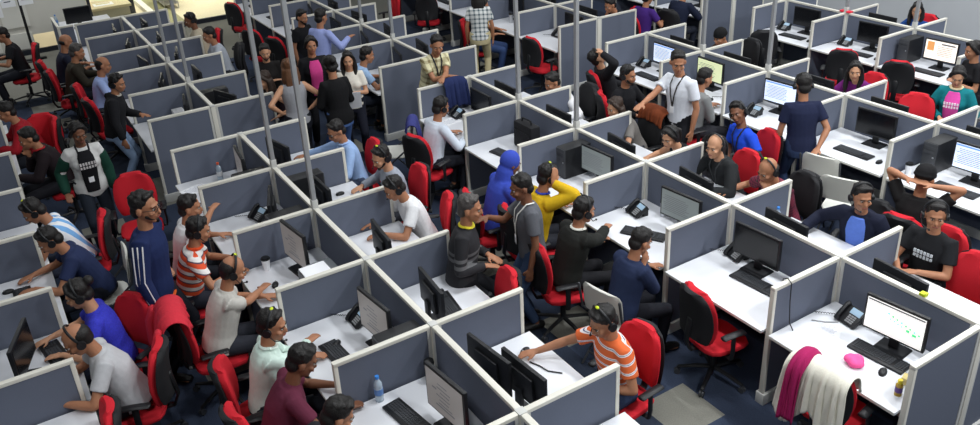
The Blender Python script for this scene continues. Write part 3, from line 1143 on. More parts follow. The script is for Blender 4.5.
def ik(S, T, a, b, pole):
    d = T - S
    L = d.length
    if L > (a + b) * .985:
        T = S + d * ((a + b) * .985 / L)
        d = T - S
        L = d.length
    L = max(L, abs(a - b) + .02)
    n = d.normalized()
    x = (a * a - b * b + L * L) / (2 * L)
    h = math.sqrt(max(0, a * a - x * x))
    p = pole - n * pole.dot(n)
    p = p.normalized() if p.length > 1e-5 else n.orthogonal().normalized()
    return S + n * x + p * h, S + n * L


def rmat(yaw, pitch, roll):
    return Matrix.Rotation(math.radians(yaw), 3, 'Z') @ Matrix.Rotation(math.radians(-pitch), 3, 'X') @ Matrix.Rotation(math.radians(roll), 3, 'Y')


TORSO = [(-.13, .135, .105, 0), (-.06, .165, .122, 0), (.02, .163, .120, 0), (.11, .150, .112, .004), (.20, .152, .115, .008), (.30, .168, .120, .008), (.38, .176, .112, .0), (.44, .160, .088, -.008), (.485, .105, .066, -.012)]


def bench_side(p):
    """nearest bench, side and distance from its spine"""
    b = min(BEN, key=lambda q: abs(BEN[q][1] - p.y))
    d = p.y - BEN[b][1]
    return b, (1 if d > 0 else -1), abs(d)


def person(label, px, rot, top='tee', col=(90, 90, 95), pants=(40, 44, 56), hair='short', hairm=None, skin=1, pose='sit', lean=12, side=0, yaw=0, pitch=12, roll=0,
           aR=None, aL=None, fem=False, fat=1.0, k=1.0, hz=None, feet=None, extras=(), topmat=None, vox=None, chair_=None, chair_lb=None, chair_rot=0, group=None, zhead=None, xy=None, name='person', legx=0.1, hood=False, tw=0):
    skinm = SKINS[skin]
    hairm = hairm or HAIRB
    if pose == 'sit' and lean > 0:
        pitch += lean * .2
        lean = lean * .7
    lean0 = lean
    hz = hz if hz is not None else (.585 if pose == 'sit' else .90 * k)
    if pose == 'sit' and xy is None and lean0 > 0:
        # lean forward just enough that the hips stay clear of the desk edge
        while lean < 40:
            la = math.radians(lean)
            fy = .25 * k * math.sin(la) + .25 * k * math.sin(la * 1.25 + .05) + .185 * k * math.sin(min(1.2, la * .7 + math.radians(pitch) * .45 + .12))
            fz = .25 * k * math.cos(la) + .25 * k * math.cos(la * 1.25 + .05) + .185 * k * math.cos(min(1.2, la * .7 + math.radians(pitch) * .45 + .12))
            hp = at(px[0], px[1], hz + fz)
            pel = hp - Matrix.Rotation(math.radians(rot), 3, 'Z') @ V((0, fy, 0))
            bb, sd_, dd = bench_side(pel)
            cosr = math.cos(math.radians(rot)) * -sd_
            if dd > 1.7 or cosr < .7 or dd >= .865 + .165 + .10 * (fat - 1) * 2:
                break
            lean += 1.5
    la, ls = math.radians(lean), math.radians(side)
    up1 = V((math.sin(ls), math.sin(la), math.cos(la))).normalized()
    up2 = V((math.sin(ls), math.sin(la * 1.25 + .05), math.cos(la * 1.25 + .05))).normalized()
    hip = V((0, 0, hz))
    T0 = math.radians(tw)

    def spine(t):
        t *= k
        return hip + up1 * t if t < .25 * k else hip + up1 * .25 * k + up2 * (t - .25 * k)

    def sxv(t):
        a = T0 * min(1, max(0, t / .45))
        return V((math.cos(a), math.sin(a), 0))
    nb = spine(.50)
    hdir = V((math.sin(ls), math.sin(la * .7 + math.radians(pitch) * .45 + .12), 0))
    hdir = V((hdir.x, hdir.y, math.sqrt(max(.1, 1 - hdir.x ** 2 - hdir.y ** 2)))).normalized()
    hd = nb + hdir * .185 * k
    HM = Matrix.Rotation(T0, 3, 'Z') @ rmat(yaw, pitch, roll)
    hk = k * (1.07 if not fem else 1.03)

    def h(x, y, z):
        return hd + HM @ V((x, y, z)) * hk
    rz = math.radians(rot)
    RM = Matrix.Rotation(rz, 3, 'Z')
    if xy is None:
        p = at(px[0], px[1], hd.z)
        q = RM @ V((hd.x, hd.y, 0))
        root = V((p.x - q.x, p.y - q.y, 0))
        if pose == 'sit':
            bb, sd_, dd = bench_side(root)
            ii = math.floor((root.x - BEN[bb][0]) / W)
            if dd < 1.35 and ii != GAPN[bb] and who(bb, sd_, ii):
                root.x = BEN[bb][0] + ii * W + min(max(root.x - BEN[bb][0] - ii * W, .15), W - .15)
    else:
        root = V((xy[0], xy[1], 0))
    dist = (CP - root).length
    vx = vox or (.0085 if dist < 9 else (.010 if dist < 11.5 else .0125))

    def loc(t):
        """arm target: local triple, or ('p', px, py, z) read off the photo"""
        if t[0] == 'p':
            return RM.transposed() @ (at(t[1], t[2], t[3]) - root)
        return V(t)
    sw = (.168 if not fem else .150) * k
    arms = []
    for sgn, tgt in ((1, aR), (-1, aL)):
        curl, pole, hdirn = .3, None, None
        S = spine(.435) + sxv(.45) * sgn * sw
        if tgt is None:
            tgt = 'desk' if pose == 'sit' else 'down'
        if tgt == 'desk':
            T = V((sgn * .15, max(.36, hd.y + .22), .80))
            hdirn = V((-sgn * .25, 1, -.10))
        elif tgt == 'mouse':
            T = V((sgn * .24, max(.40, hd.y + .26), .80))
            hdirn = V((0, 1, -.12))
        elif tgt == 'lap':
            T = V((sgn * .10, .24, hz + .14))
            hdirn = V((-sgn * .5, 1, -.3))
        elif tgt == 'down':
            T = S + V((sgn * .07, .04 + .0 * lean, -.52 * k))
            hdirn = V((0, .15, -1))
        elif tgt == 'head':
            T = h(sgn * .11, .0, -.03)
            hdirn = HM @ V((-sgn * .15, .05, 1))
            pole = V((sgn * .8, .5, -.4))
        elif tgt == 'chin':
            T = h(sgn * .035, .10, -.20)
            hdirn = HM @ V((-sgn * .1, -.1, 1))
            pole = V((sgn * .5, .2, -1))
            curl = 1.2
        elif tgt == 'forehead':
            T = h(sgn * .14, .07, .06)
            hdirn = HM @ V((-sgn * 1, .15, .2))
            pole = V((sgn * .9, .5, .1))
        elif tgt == 'nape':
            T = h(sgn * .12, -.09, -.03)
            hdirn = HM @ V((-sgn * 1, -.3, .1))
            pole = V((sgn * 1, .6, .1))
        elif tgt == 'hipside':
            T = hip + V((sgn * .19, .02, .10))
            hdirn = V((-sgn * .5, .6, -.5))
            pole = V((sgn * 1, -.6, 0))
        elif tgt == 'chest':
            T = spine(.24) + V((sgn * .08, .26, 0))
            hdirn = V((-sgn * .8, .4, .2))
        elif tgt == 'cross':
            T = spine(.22) + V((-sgn * .04, .20, .0))
            hdirn = V((-sgn * 1, .05, .1))
        else:
            T = loc(tgt)
            hdirn = None
        if pole is None:
            pole = V((sgn * .8, -.5, -.5)) if pose == 'sit' else V((sgn * .55, -.5, -.8))
        E, Wp = ik(S, T, .285 * k, .25 * k, pole)
        fd = (Wp - E).normalized()
        if hdirn is None:
            hdirn = V((fd.x, fd.y, fd.z * .35 - .05))
        arms.append((sgn, S, E, Wp, hdirn.normalized(), curl))
    legs = []
    for sgn in (1, -1):
        Hj = hip + V((sgn * .088 * k, .02 if pose == 'sit' else 0, -.03 if pose == 'sit' else -.05))
        if feet and feet[0 if sgn > 0 else 1] is not None:
            F = loc(feet[0 if sgn > 0 else 1])
        elif pose == 'sit':
            F = V((sgn * (legx + .01), .37, .085))
        elif pose == 'perch':
            F = V((sgn * (legx + .02), .40, .085))
        else:
            F = V((sgn * legx, .0, .085))
        K, A = ik(Hj, F, .43 * k, .42 * k, V((sgn * .12, 1, .35 if pose == 'sit' else 0)))
        legs.append((sgn, Hj, K, F))

    def torso_rings(M, grow, t0, t1, extra_top=None):
        rs = []
        for t, a, b, dy in TORSO:
            if t < t0 or t > t1:
                continue
            if fem:
                a = a * (1.04 if t < .03 else (.86 if .08 < t < .25 else .90))
            a, b = a * k, b * k * (fat if t < .35 else 1)
            if fat > 1 and t < .3:
                a *= 1 + (fat - 1) * .6
            c = spine(t)
            sx = sxv(t)
            fw = V((-sx.y, sx.x, 0))
            fw = (fw - up1 * fw.dot(up1)).normalized()
            a, b = a + grow, b + grow
            rs.append([c + fw * (dy + .01 * (fat - 1)) + sx * (math.cos(2 * PI * j / 20) * a) + fw * (math.sin(2 * PI * j / 20) * b) for j in range(20)])
        M.rings(rs)
        if fem:
            for sg in (-1, 1):
                M.blob(spine(.30) + sxv(.3) * sg * .072 * k + V((0, .085, 0)), (.062 + grow * .6, .055 + grow * .6, .06 + grow * .6))
    # --- body, one continuous skin
    B = MB()
    torso_rings(B, 0, -.07 if pose == 'sit' else -1, 1)
    B.tube([spine(.40), nb + V((0, .0, .0)), h(0, -.022, -.045)], [.085 * k, .058 * k, .053 * k], 14)
    B.blob(h(0, -.012, .030), (.074 * hk, .093 * hk, .088 * hk), rot=HM)
    B.blob(h(0, .018, -.036), (.0615 * hk, .074 * hk, .083 * hk), rot=HM)
    B.blob(h(0, .052, -.090), (.036 * hk, .034 * hk, .028 * hk), rot=HM)
    B.blob(h(0, .074, .022), (.050 * hk, .018 * hk, .013 * hk), rot=HM)
    B.tube([h(0, .084, .006), h(0, .099, -.018), h(0, .103, -.032)], [.008 * hk, .011 * hk, .014 * hk], 10)
    B.blob(h(0, .088, -.060), (.024 * hk, .012 * hk, .011 * hk), rot=HM)
    for sg in (-1, 1):
        B.blob(h(sg * .044, .066, -.028), (.020 * hk, .020 * hk, .017 * hk), rot=HM)
        B.blob(h(sg * .077, -.012, -.012), (.012 * hk, .021 * hk, .031 * hk), rot=HM)
    fing = []
    for sgn, S, E, Wp, fd, curl in arms:
        g = .92 if fem else 1.0
        B.tube([spine(.43) + sxv(.45) * sgn * sw * .5, S, S.lerp(E, .25), S.lerp(E, .6), E], [.055 * k, .054 * k * g, .048 * k * g, .042 * k * g, .037 * k * g], 12)
        B.tube([E, E.lerp(Wp, .3), E.lerp(Wp, .75), Wp], [.037 * k * g, .039 * k * g, .030 * k * g, .026 * k * g], 12)
        nrm = V((0, 0, 1)) if abs(fd.z) < .8 else V((sgn, 0, 0))
        sd = fd.cross(nrm).normalized()
        nr = sd.cross(fd).normalized()
        hk2 = k * g
        pal = Wp + fd * .085 * hk2
        B.tube([Wp - fd * .01, Wp + fd * .035 * hk2, pal], [(.026 * hk2, .020 * hk2), (.038 * hk2, .017 * hk2), (.040 * hk2, .014 * hk2)], 12, side=sd)
        for q, (off, ln) in enumerate(((-.030, .066), (-.010, .078), (.010, .073), (.029, .056))):
            base = pal + sd * off * hk2 - fd * .012
            d1 = (fd + sd * off * 2.2 - nr * .25 * curl).normalized()
            d2 = (fd - nr * 1.0 * curl).normalized()
            d3 = (fd * .6 - nr * 1.5 * curl).normalized()
            p1 = base + d1 * (ln * .5 + .012) * hk2
            p2 = p1 + d2 * ln * .32 * hk2
            B.tube([base, p1, p2, p2 + d3 * ln * .22 * hk2], [.0098 * hk2, .0092 * hk2, .0085 * hk2, .0078 * hk2], 8)
        ts = -sgn if nrm.z > .5 else 1
        tb = Wp + fd * .028 * hk2 + sd * ts * .026 * hk2
        t1 = tb + (fd * .6 + sd * ts * .75 - nr * .25).normalized() * .040 * hk2
        B.tube([tb, t1, t1 + (fd * .95 + sd * ts * .1 - nr * .3).normalized() * .034 * hk2], [.013 * hk2, .011 * hk2, .009 * hk2], 8)
    for sgn, Hj, K, F in legs:
        B.tube([Hj, Hj.lerp(K, .4), K, K.lerp(F, .3), K.lerp(F, .75), F], [.080 * k, .068 * k, .050 * k, .050 * k, .036 * k, .034 * k], 12)
        B.tube([F + V((0, -.03, -.03)), F + V((sgn * .015, .10, -.05)), F + V((sgn * .03, .17, -.06))], [(.034, .03), (.042, .026), (.036, .02)], 10, side=(1, 0, 0))
    ex = []
    e1, e2, e3 = MB(), MB(), MB()
    for sg in (-1, 1):
        e1.blob(h(sg * .030, .0785, .001), (.0115 * hk, .009 * hk, .0055 * hk), rot=HM, nu=10, nv=6)
        e2.blob(h(sg * .030, .0865, .001), (.0062 * hk, .004 * hk, .0062 * hk), rot=HM, nu=8, nv=6)
        e2.tube([h(sg * .012, .0925, .019), h(sg * .030, .0915, .024), h(sg * .048, .080, .018)], [.0032 * hk] * 3, 6)
    e3.tube([h(-.022, .0925, -.060), h(0, .0985, -.058), h(.022, .0925, -.060)], [(.004, .004), (.0075, .005), (.004, .004)], 8)
    me = fuse(B, 'person', [skinm, EYEW, EYED, LIPS], vx, 2, [(e1, 1), (e2, 2), (e3, 3)])
    R = link(name, me)
    R.location = root
    R.rotation_euler = (0, 0, rz)
    tag(R, label, 'person', group)
    # --- clothes
    topm = topmat or cloth(col)
    sl = {'tee': .62, 'long': 1, 'jacket': 1, 'hoodie': 1, 'sleeveless': 0, 'polo': .62}[top]
    gr = .022 if top in ('jacket', 'hoodie') else .014
    S_ = MB()
    torso_rings(S_, gr, -.07 if pose == 'sit' else -.14, 1)
    S_.tube([spine(.43), spine(.505)], [(.105 * k, .080 * k), (.070 * k, .066 * k)], 16, side=(1, 0, 0), rnd=False)
    for sgn, S, E, Wp, fd, curl in arms:
        g = (.92 if fem else 1.0)
        a0 = spine(.43) + sxv(.45) * sgn * sw * .4
        if sl == 0:
            S_.tube([a0, S.lerp(a0, .35)], [.064 * k, .055 * k], 12)
        elif sl < 1:
            S_.tube([a0, S, S.lerp(E, .3), S.lerp(E, sl)], [.062 * k + gr * .4, .058 * k * g + gr, .052 * k * g + gr, .052 * k * g + gr], 14, rnd=False)
        else:
            S_.tube([a0, S, S.lerp(E, .3), S.lerp(E, .7), E], [.062 * k + gr * .4, .056 * k * g + gr, .049 * k * g + gr, .044 * k * g + gr, .041 * k * g + gr], 14)
            S_.tube([E, E.lerp(Wp, .4), E.lerp(Wp, .97)], [.041 * k * g + gr, .040 * k * g + gr * .9, .033 * k * g + gr * .7], 14, rnd=False)
    if top == 'hoodie' and not hood:
        S_.tube([spine(.47) + sxv(.5) * -.085 + V((0, .03, .02)), spine(.47) + V((0, -.085, .03)), spine(.47) + sxv(.5) * .085 + V((0, .03, .02))], [.034, .05, .034], 12)
    if hood:
        S_.blob(h(0, -.022, .022), (.098, .112, .118), rot=HM)
        S_.tube([spine(.46), h(0, -.04, -.08)], [.105, .09], 14)
    me = fuse(S_, 'top', [topm], max(vx, .010), 3)
    nm = {'tee': 'tee_shirt', 'polo': 'polo_shirt', 'long': 'long_sleeved_shirt', 'jacket': 'jacket', 'hoodie': 'hooded_sweatshirt', 'sleeveless': 'vest_top'}[top]
    link(nm, me, R)
    P_ = MB()
    rs = []
    for t, a, b in ((-.14, .15, .12), (-.06, .172, .128), (.02, .170, .124), (.075, .160, .118)):
        c = spine(t)
        if pose == 'sit' and t < -.1:
            continue
        rs.append([c + V((math.cos(2 * PI * j / 20) * (a * k * (1.03 if fem else 1) + .010), math.sin(2 * PI * j / 20) * (b * k * fat + .008), 0)) for j in range(20)])
    P_.rings(rs)
    for sgn, Hj, K, F in legs:
        P_.tube([Hj, Hj.lerp(K, .4), K], [.092 * k, .080 * k, .064 * k], 14)
        P_.tube([K, K.lerp(F, .4), K.lerp(F, .93)], [.064 * k, .058 * k, .052 * k], 14, rnd=False)
    link('trousers', fuse(P_, 'trousers', [pants if isinstance(pants, bpy.types.Material) else cloth(pants)], max(vx, .011), 3), R)
    for sgn, Hj, K, F in legs:
        dr = V((sgn * .12, 1, 0)).normalized()
        b0 = V((F.x, F.y, F.z - .042))
        MB().tube([b0 - dr * .055 + V((0, 0, .012)), b0 + dr * .02 + V((0, 0, .010)), b0 + dr * .11, b0 + dr * .185 - V((0, 0, .008))], [(.036, .042), (.042, .045), (.046, .036), (.038, .026)], 12, side=(1, 0, 0)).build('shoe', SHOE, R)
    # --- hair
    Hh = MB()
    if hood:
        pass
    elif hair == 'bald':
        Hh.blob(h(0, -.040, -.006), (.079 * hk, .074 * hk, .046 * hk), rot=HM)
    elif hair == 'balding':
        Hh.blob(h(0, -.032, .016), (.081 * hk, .083 * hk, .080 * hk), rot=HM)
        Hh.blob(h(0, -.05, -.03), (.068 * hk, .05 * hk, .055 * hk), rot=HM)
    elif hair in ('beanie', 'cap'):
        Hh.blob(h(0, -.018, .052), (.090 * hk, .104 * hk, .090 * hk), rot=HM)
        Hh.tube([h(math.cos(a) * .085, -.018 + math.sin(a) * .100, .035) for a in [2 * PI * i / 16 for i in range(17)]], .013, 8, rnd=False)
        if hair == 'cap':
            Hh.tube([h(0, .07, .052), h(0, .14, .040), h(0, .165, .034)], [(.065, .010), (.058, .008), (.03, .006)], 12, side=HM @ V((1, 0, 0)))
    else:
        Hh.blob(h(0, -.024, .044), (.081 * hk, .093 * hk, .084 * hk), rot=HM)
        Hh.blob(h(0, -.058, -.028), (.070 * hk, .052 * hk, .062 * hk), rot=HM)
        Hh.tube([h(-.045, .040, .098), h(.0, .046, .106), h(.045, .036, .098)], [.020 * hk] * 3, 8)
        r_ = random.Random(int(px[0] * 7 + px[1]))
        for q in range(30):
            a, b = r_.uniform(0, 2 * PI), r_.uniform(.05, 1.25)
            Hh.blob(h(.074 * math.sin(b) * math.cos(a), -.024 + .085 * math.sin(b) * math.sin(a), .044 + .077 * math.cos(b)), .017 * hk, nu=8, nv=6)
        if hair in ('long', 'pony', 'bun'):
            for sg in (-1, 1):
                Hh.tube([h(sg * .05, .045, .085), h(sg * .078, .02, .04), h(sg * .080, -.02, -.03)], [.022, .022, .026], 10)
        if hair == 'long':
            for sg in (-1, 1):
                q = h(sg * .080, -.03, -.02)
                Hh.tube([q, q + V((sg * .012, -.005, -.11)), q + V((sg * .0, .015, -.20)), q + V((-sg * .01, .03, -.29))], [(.030, .045), (.032, .046), (.030, .042), (.014, .02)], 10, side=(1, 0, 0))
            q = h(0, -.07, -.02)
            Hh.tube([q, q + V((0, -.025, -.10)), q + V((0, -.035, -.20)), q + V((0, -.04, -.29))], [(.085, .045), (.095, .04), (.095, .035), (.05, .02)], 12, side=(1, 0, 0))
        if hair == 'bun':
            Hh.blob(h(0, -.125, .065), .044)
        if hair == 'pony':
            q = h(0, -.11, .03)
            Hh.tube([q, q + V((0, -.045, -.02)), q + V((0, -.055, -.12)), q + V((0, -.04, -.24))], [.03, .036, .032, .014], 10)
    if Hh.v:
        link({'beanie': 'beanie', 'cap': 'cap'}.get(hair, 'hair'), fuse(Hh, 'hair', [hairm], .009, 2), R)
    # --- things worn
    for e in extras:
        if e in ('headset', 'headset_tag'):
            A = [h(math.sin(a) * .092, -.012, .035 + math.cos(a) * .102) for a in [math.radians(-115 + 230 * i / 16) for i in range(17)]]
            hs = MB().tube(A, [(.006, .011)] * 17, 8)
            for sg in (-1, 1):
                hs.cyl(h(sg * .080, -.012, -.012), h(sg * .104, -.012, -.012), .034, n=14)
            hs.tube([h(.100, -.005, -.02), h(.095, .05, -.065), h(.05, .115, -.075)], .004, 6)
            hs.blob(h(.045, .118, -.075), .010)
            o = hs.build('headset', BLK, R)
            if e == 'headset_tag':
                MB().blob(h(0, -.012, .140), (.020, .013, .007), rot=HM).build('headset_tag', LIME, o)
        elif e == 'glasses':
            g_ = MB()
            for sg in (-1, 1):
                g_.tube([h(sg * .032 + math.cos(a) * .021, .099, .001 + math.sin(a) * .016) for a in [2 * PI * i / 12 for i in range(13)]], .0028, 6, rnd=False)
                g_.tube([h(sg * .053, .097, .005), h(sg * .080, .02, .002)], .0028, 6)
            g_.tube([h(-.011, .100, .003), h(.011, .100, .003)], .0028, 6)
            g_.build('glasses', BLK, R)
        elif isinstance(e, tuple) and e[0] == 'lanyard':
            d = MB()
            gg = gr + .007
            fr = lambda x, t, b: spine(t) + sxv(t) * x + V((0, b * k * (fat if t < .35 else 1) + gg, 0))
            for sg in (-1, 1):
                d.tube([spine(.50) + V((sg * .05, -.055, .02)), spine(.495) + V((sg * .068, .02, .025)), fr(sg * .055, .42, .095), fr(sg * .03, .31, .125), fr(0, .16, .130)], [(.010, .004)] * 5, 6)
            o = d.build('lanyard', cloth(e[1]), R)
            MB().box(fr(0, .125, .135), (.058, .006, .088)).build('badge', PAPER, o, .002)
        elif isinstance(e, tuple) and e[0] == 'front':
            # shirt showing in an open jacket
            rs = []
            for t, a, b in ((-.05, .070, .128), (.02, .075, .134), (.12, .082, .126), (.22, .086, .128), (.32, .090, .130), (.40, .084, .118), (.465, .062, .088)):
                c = spine(t) + V((0, b * k * (fat if t < .35 else 1) + gr - .018 + (.034 if fem and .15 < t < .39 else 0), 0))
                rs.append([c + V((math.cos(2 * PI * j / 14) * a, math.sin(2 * PI * j / 14) * .026, 0)) for j in range(14)])
            MB().rings(rs).build('shirt_front', cloth(e[1]), R)
        elif isinstance(e, tuple) and e[0] == 'collar':
            MB().tube([spine(.505) + V((math.cos(a) * .068, math.sin(a) * .062 + .004, .012 - .02 * max(0, math.sin(a)))) for a in [2 * PI * i / 14 for i in range(15)]], [(.016, .009)] * 15, 8, rnd=False).build('collar', cloth(e[1]), R)
        elif isinstance(e, tuple) and e[0] == 'sleeves':
            for sgn, S, E, Wp, fd, curl in arms:
                link('sleeve', fuse(MB().tube([S.lerp(E, .30), S.lerp(E, .7), E, E.lerp(Wp, .5), E.lerp(Wp, .9)], [.076 * k, .070 * k, .066 * k, .060 * k, .054 * k], 14), 'sleeve', [cloth(e[1])], .011, 2), R)
        elif isinstance(e, tuple) and e[0] == 'belt':
            MB().tube([spine(-.125 if pose != 'sit' else .0) + V((math.cos(a) * .195, math.sin(a) * (.152 * fat), 0)) for a in [2 * PI * i / 20 for i in range(21)]], [(.006, .018)] * 21, 6, side=(0, 0, 1), rnd=False).build('waistband', cloth(e[1]), R)
        elif isinstance(e, tuple) and e[0] == 'sleeve_stripe':
            for sgn, S, E, Wp, fd, curl in arms:
                for q in (-1, 0, 1):
                    o_ = V((sgn * .8, q * .3, .25)).normalized()
                    MB().tube([S + o_ * .073 + V((0, q * .016, .0)), S.lerp(E, .5) + o_ * .068 + V((0, q * .016, 0)), E + o_ * .060 + V((0, q * .014, 0)), E.lerp(Wp, .9) + o_ * .050 + V((0, q * .012, 0))], [.006] * 4, 6).build('sleeve_stripe', cloth(e[1]), R)
        elif isinstance(e, tuple) and e[0] == 'print':
            q = MB()
            r_ = random.Random(5)
            for row in range(2):
                for c_ in range(6):
                    t = .33 - row * .045
                    q.box(spine(t) + V((-.075 + c_ * .030, (.124 if not fem else .168) * k + gr, 0)), (.020, .012, .022 + .012 * r_.random()))
            q.build('chest_print', cloth(e[1]), R)
        elif e == 'beard':
            bm_ = MB().tube([h(sg * .058, .030, -.05) if abs(sg) == 1 else h(0, .072, -.098) for sg in (-1, 0, 1)], [.016, .030, .016], 10)
            bm_.tube([h(-.022, .098, -.047), h(0, .103, -.044), h(.022, .098, -.047)], .006, 6)
            link('beard', fuse(bm_, 'beard', [hairm], .008, 1), R)
    if chair_:
        a = rz + math.radians(chair_rot)
        c = root + Matrix.Rotation(a, 3, 'Z') @ V((0, -.03, 0))
        chair(c.x, c.y, math.degrees(a), chair_lb, chair_)
    return R


def P(*a):
    return ('p',) + a


stripe_orange = stripes('orange_stripes', (222, 104, 52), [(.42, (222, 104, 52)), (.43, (232, 226, 226)), (.55, (70, 80, 130)), (.60, (232, 226, 226)), (.70, (222, 104, 52))], .062, (0, .3, 1))
stripe_ow = stripes('orange_white_stripes', (236, 232, 228), [(.42, (226, 84, 44)), (.86, (90, 74, 90))], .085, (0, .3, 1))
jersey = stripes('sky_white_stripes', (238, 240, 244), [(.5, (122, 178, 232))], .115, (1, 0, .35))
check_bw = plaid('pale_checked_cotton', (222, 224, 222), (78, 96, 104), .075)
check_mar = plaid('maroon_checked_cotton', (128, 44, 66), (58, 26, 42), .035)
check_tan = plaid('tan_checked_cotton', (226, 220, 180), (140, 128, 90), .09)
band_sweater = stripes('band_sweater', (34, 34, 38), [(.05, (34, 34, 38)), (.10, (92, 92, 94)), (.14, (34, 34, 38)), (.17, (92, 92, 94)), (.205, (34, 34, 38))], .9, (0, 0, 1))
lace_blue = mat('blue_lace', (52, 56, 190), .8, noise=.45, scale=70, bump=.4)

# left-edge bench
person('person in black shirt on red chair at the photo\'s upper left edge', (2, 35), 175, 'tee', (26, 26, 30), (34, 36, 44), yaw=10, chair_='chair', chair_lb='red office chair of black-shirted person at upper left edge')
person('person in red zip jacket bent low at the left edge', (6, 112), 180, 'jacket', (158, 28, 40), (34, 36, 44), lean=22, chair_='chair', chair_lb='red office chair behind the person in red zip jacket')
person('person in black and red jacket resting chin on fist', (28, 138), 178, 'jacket', (34, 26, 30), (36, 36, 42), lean=26, aR='chin', aL='desk', extras=(('collar', (180, 36, 46)),), chair_='chair', chair_lb='dark-backed office chair of person in black and red jacket')
person('person in sky-blue and white striped jersey bending over desk', (33, 211), 172, 'tee', topmat=jersey, pants=(60, 66, 84), lean=30, pitch=26, extras=('headset_tag',), chair_='chair', chair_lb='red office chair behind the sky-blue striped jersey')
person('person in navy tee bending forward by white folding chair', (49, 240), 176, 'tee', (40, 50, 84), (40, 42, 52), lean=30, pitch=24, extras=('headset',), chair_='folding', chair_lb='white folding chair under the person in navy tee')
person('woman in royal-blue lace top with headset, hand on mouse', (78, 294), 168, 'tee', topmat=lace_blue, pants=(40, 44, 60), hair='bun', skin=0, fem=True, lean=14, pitch=16, aR=P(50, 338, .805), aL='desk', extras=('headset',), chair_='chair', chair_rot=44, chair_lb='red chair turned behind the woman in royal-blue lace top')
person('man in light grey tee with thinning hair leaning over desk', (79, 345), 178, 'tee', (186, 187, 190), (36, 38, 46), hair='balding', lean=22, pitch=26, fat=1.22, extras=('headset',), chair_='chair', chair_rot=-18, chair_lb='red office chair behind the light grey tee man')
person('standing woman in white and green jacket over black top', (78, 133), -88, 'jacket', (214, 214, 212), (34, 40, 50), hair='pony', skin=2, fem=True, pose='stand', lean=4, pitch=16, yaw=10, aR=(.28, .10, .88), k=.98,
       extras=(('lanyard', (40, 40, 44)), ('front', (26, 26, 30)), ('sleeves', (24, 62, 50)), ('print', (200, 196, 196))), feet=((.08, .12, .085), (-.08, -.1, .085)))
person('standing bespectacled man in navy tracksuit with white stripes', (145, 207), -28, 'jacket', (30, 42, 82), (24, 26, 34), hair='short', skin=1, pose='stand', lean=3, pitch=4, yaw=-10, k=1.11, extras=('glasses', ('sleeve_stripe', (226, 226, 228)), ('belt', (226, 98, 40)), 'beard'), feet=((.13, -.02, .085), (-.12, .05, .085)), aR='down', aL='hipside')

# first bench, left side
person('bald man in dark top at the head of first bench', (66, 42), 2, 'tee', (36, 40, 58), hair='bald', skin=1, lean=14, chair_='chair', chair_lb='red office chair of bald man, head of first bench')
person('person in olive-black jacket seated next to bald man', (78, 53), -6, 'jacket', (52, 48, 40), hair='short', hairm=HAIRG, lean=16, chair_='chair', chair_lb='red office chair of person in olive-black jacket')
person('man in pale blue shirt seated between olive and hooded jackets', (103, 65), -10, 'tee', (158, 178, 226), hair='balding', lean=10, chair_='chair', chair_lb='red office chair of man in pale blue shirt')
person('standing man in black jacket with grey hood, pale jeans', (117, 83), -20, 'hoodie', (30, 30, 34), (140, 164, 196), hair='short', pose='stand', k=.95, lean=10, pitch=14, yaw=-14, aR='down', aL=(-.10, .34, .98), extras=(('collar', (190, 186, 176)), 'headset'))
person('man in white tee resting his chin on raised fist', (190, 207), -4, 'tee', (222, 222, 224), (44, 46, 54), lean=14, pitch=6, yaw=-14, aR=P(212, 209, 1.04), aL='desk', chair_='chair', chair_lb='red office chair behind the chin-resting white tee man', chair_rot=6)
person('person in orange and white striped polo at crowded desk', (200, 232), -12, 'polo', topmat=stripe_ow, pants=(40, 42, 52), lean=18, pitch=12, aR='desk', extras=(('collar', (226, 84, 44)), 'headset'), chair_='chair', chair_lb='red office chair of person in orange and white stripes')
person('man in beige tee with thin hair reaching for mouse', (233, 270), -6, 'tee', (196, 193, 186), (44, 46, 54), hair='balding', lean=20, pitch=18, fat=1.1, aR=P(266, 287, .805), extras=('headset_tag',), chair_='chair', chair_lb='red office chair carrying a draped red jacket')
person('man in mint shirt with headset typing on black keyboard', (272, 325), -14, 'long', (206, 226, 216), (44, 46, 54), lean=12, pitch=10, yaw=-20, aR=P(322, 334, .805), aL='desk', extras=('headset_tag', ('collar', (216, 232, 224))), chair_='chair', chair_lb='red office chair behind the man in mint shirt')
person('person in dark maroon tee leaning onto desk', (307, 367), -10, 'tee', (98, 42, 62), (34, 36, 44), lean=24, pitch=22, fat=1.15, chair_='chair', chair_rot=16, chair_lb='red office chair behind the dark maroon tee', skin=2)
person('dark-haired person at bottom edge below the maroon tee', (338, 415), -6, 'tee', (40, 40, 46), lean=28, pitch=26, chair_='chair', chair_lb='red office chair at the bottom edge, by dark-haired person')

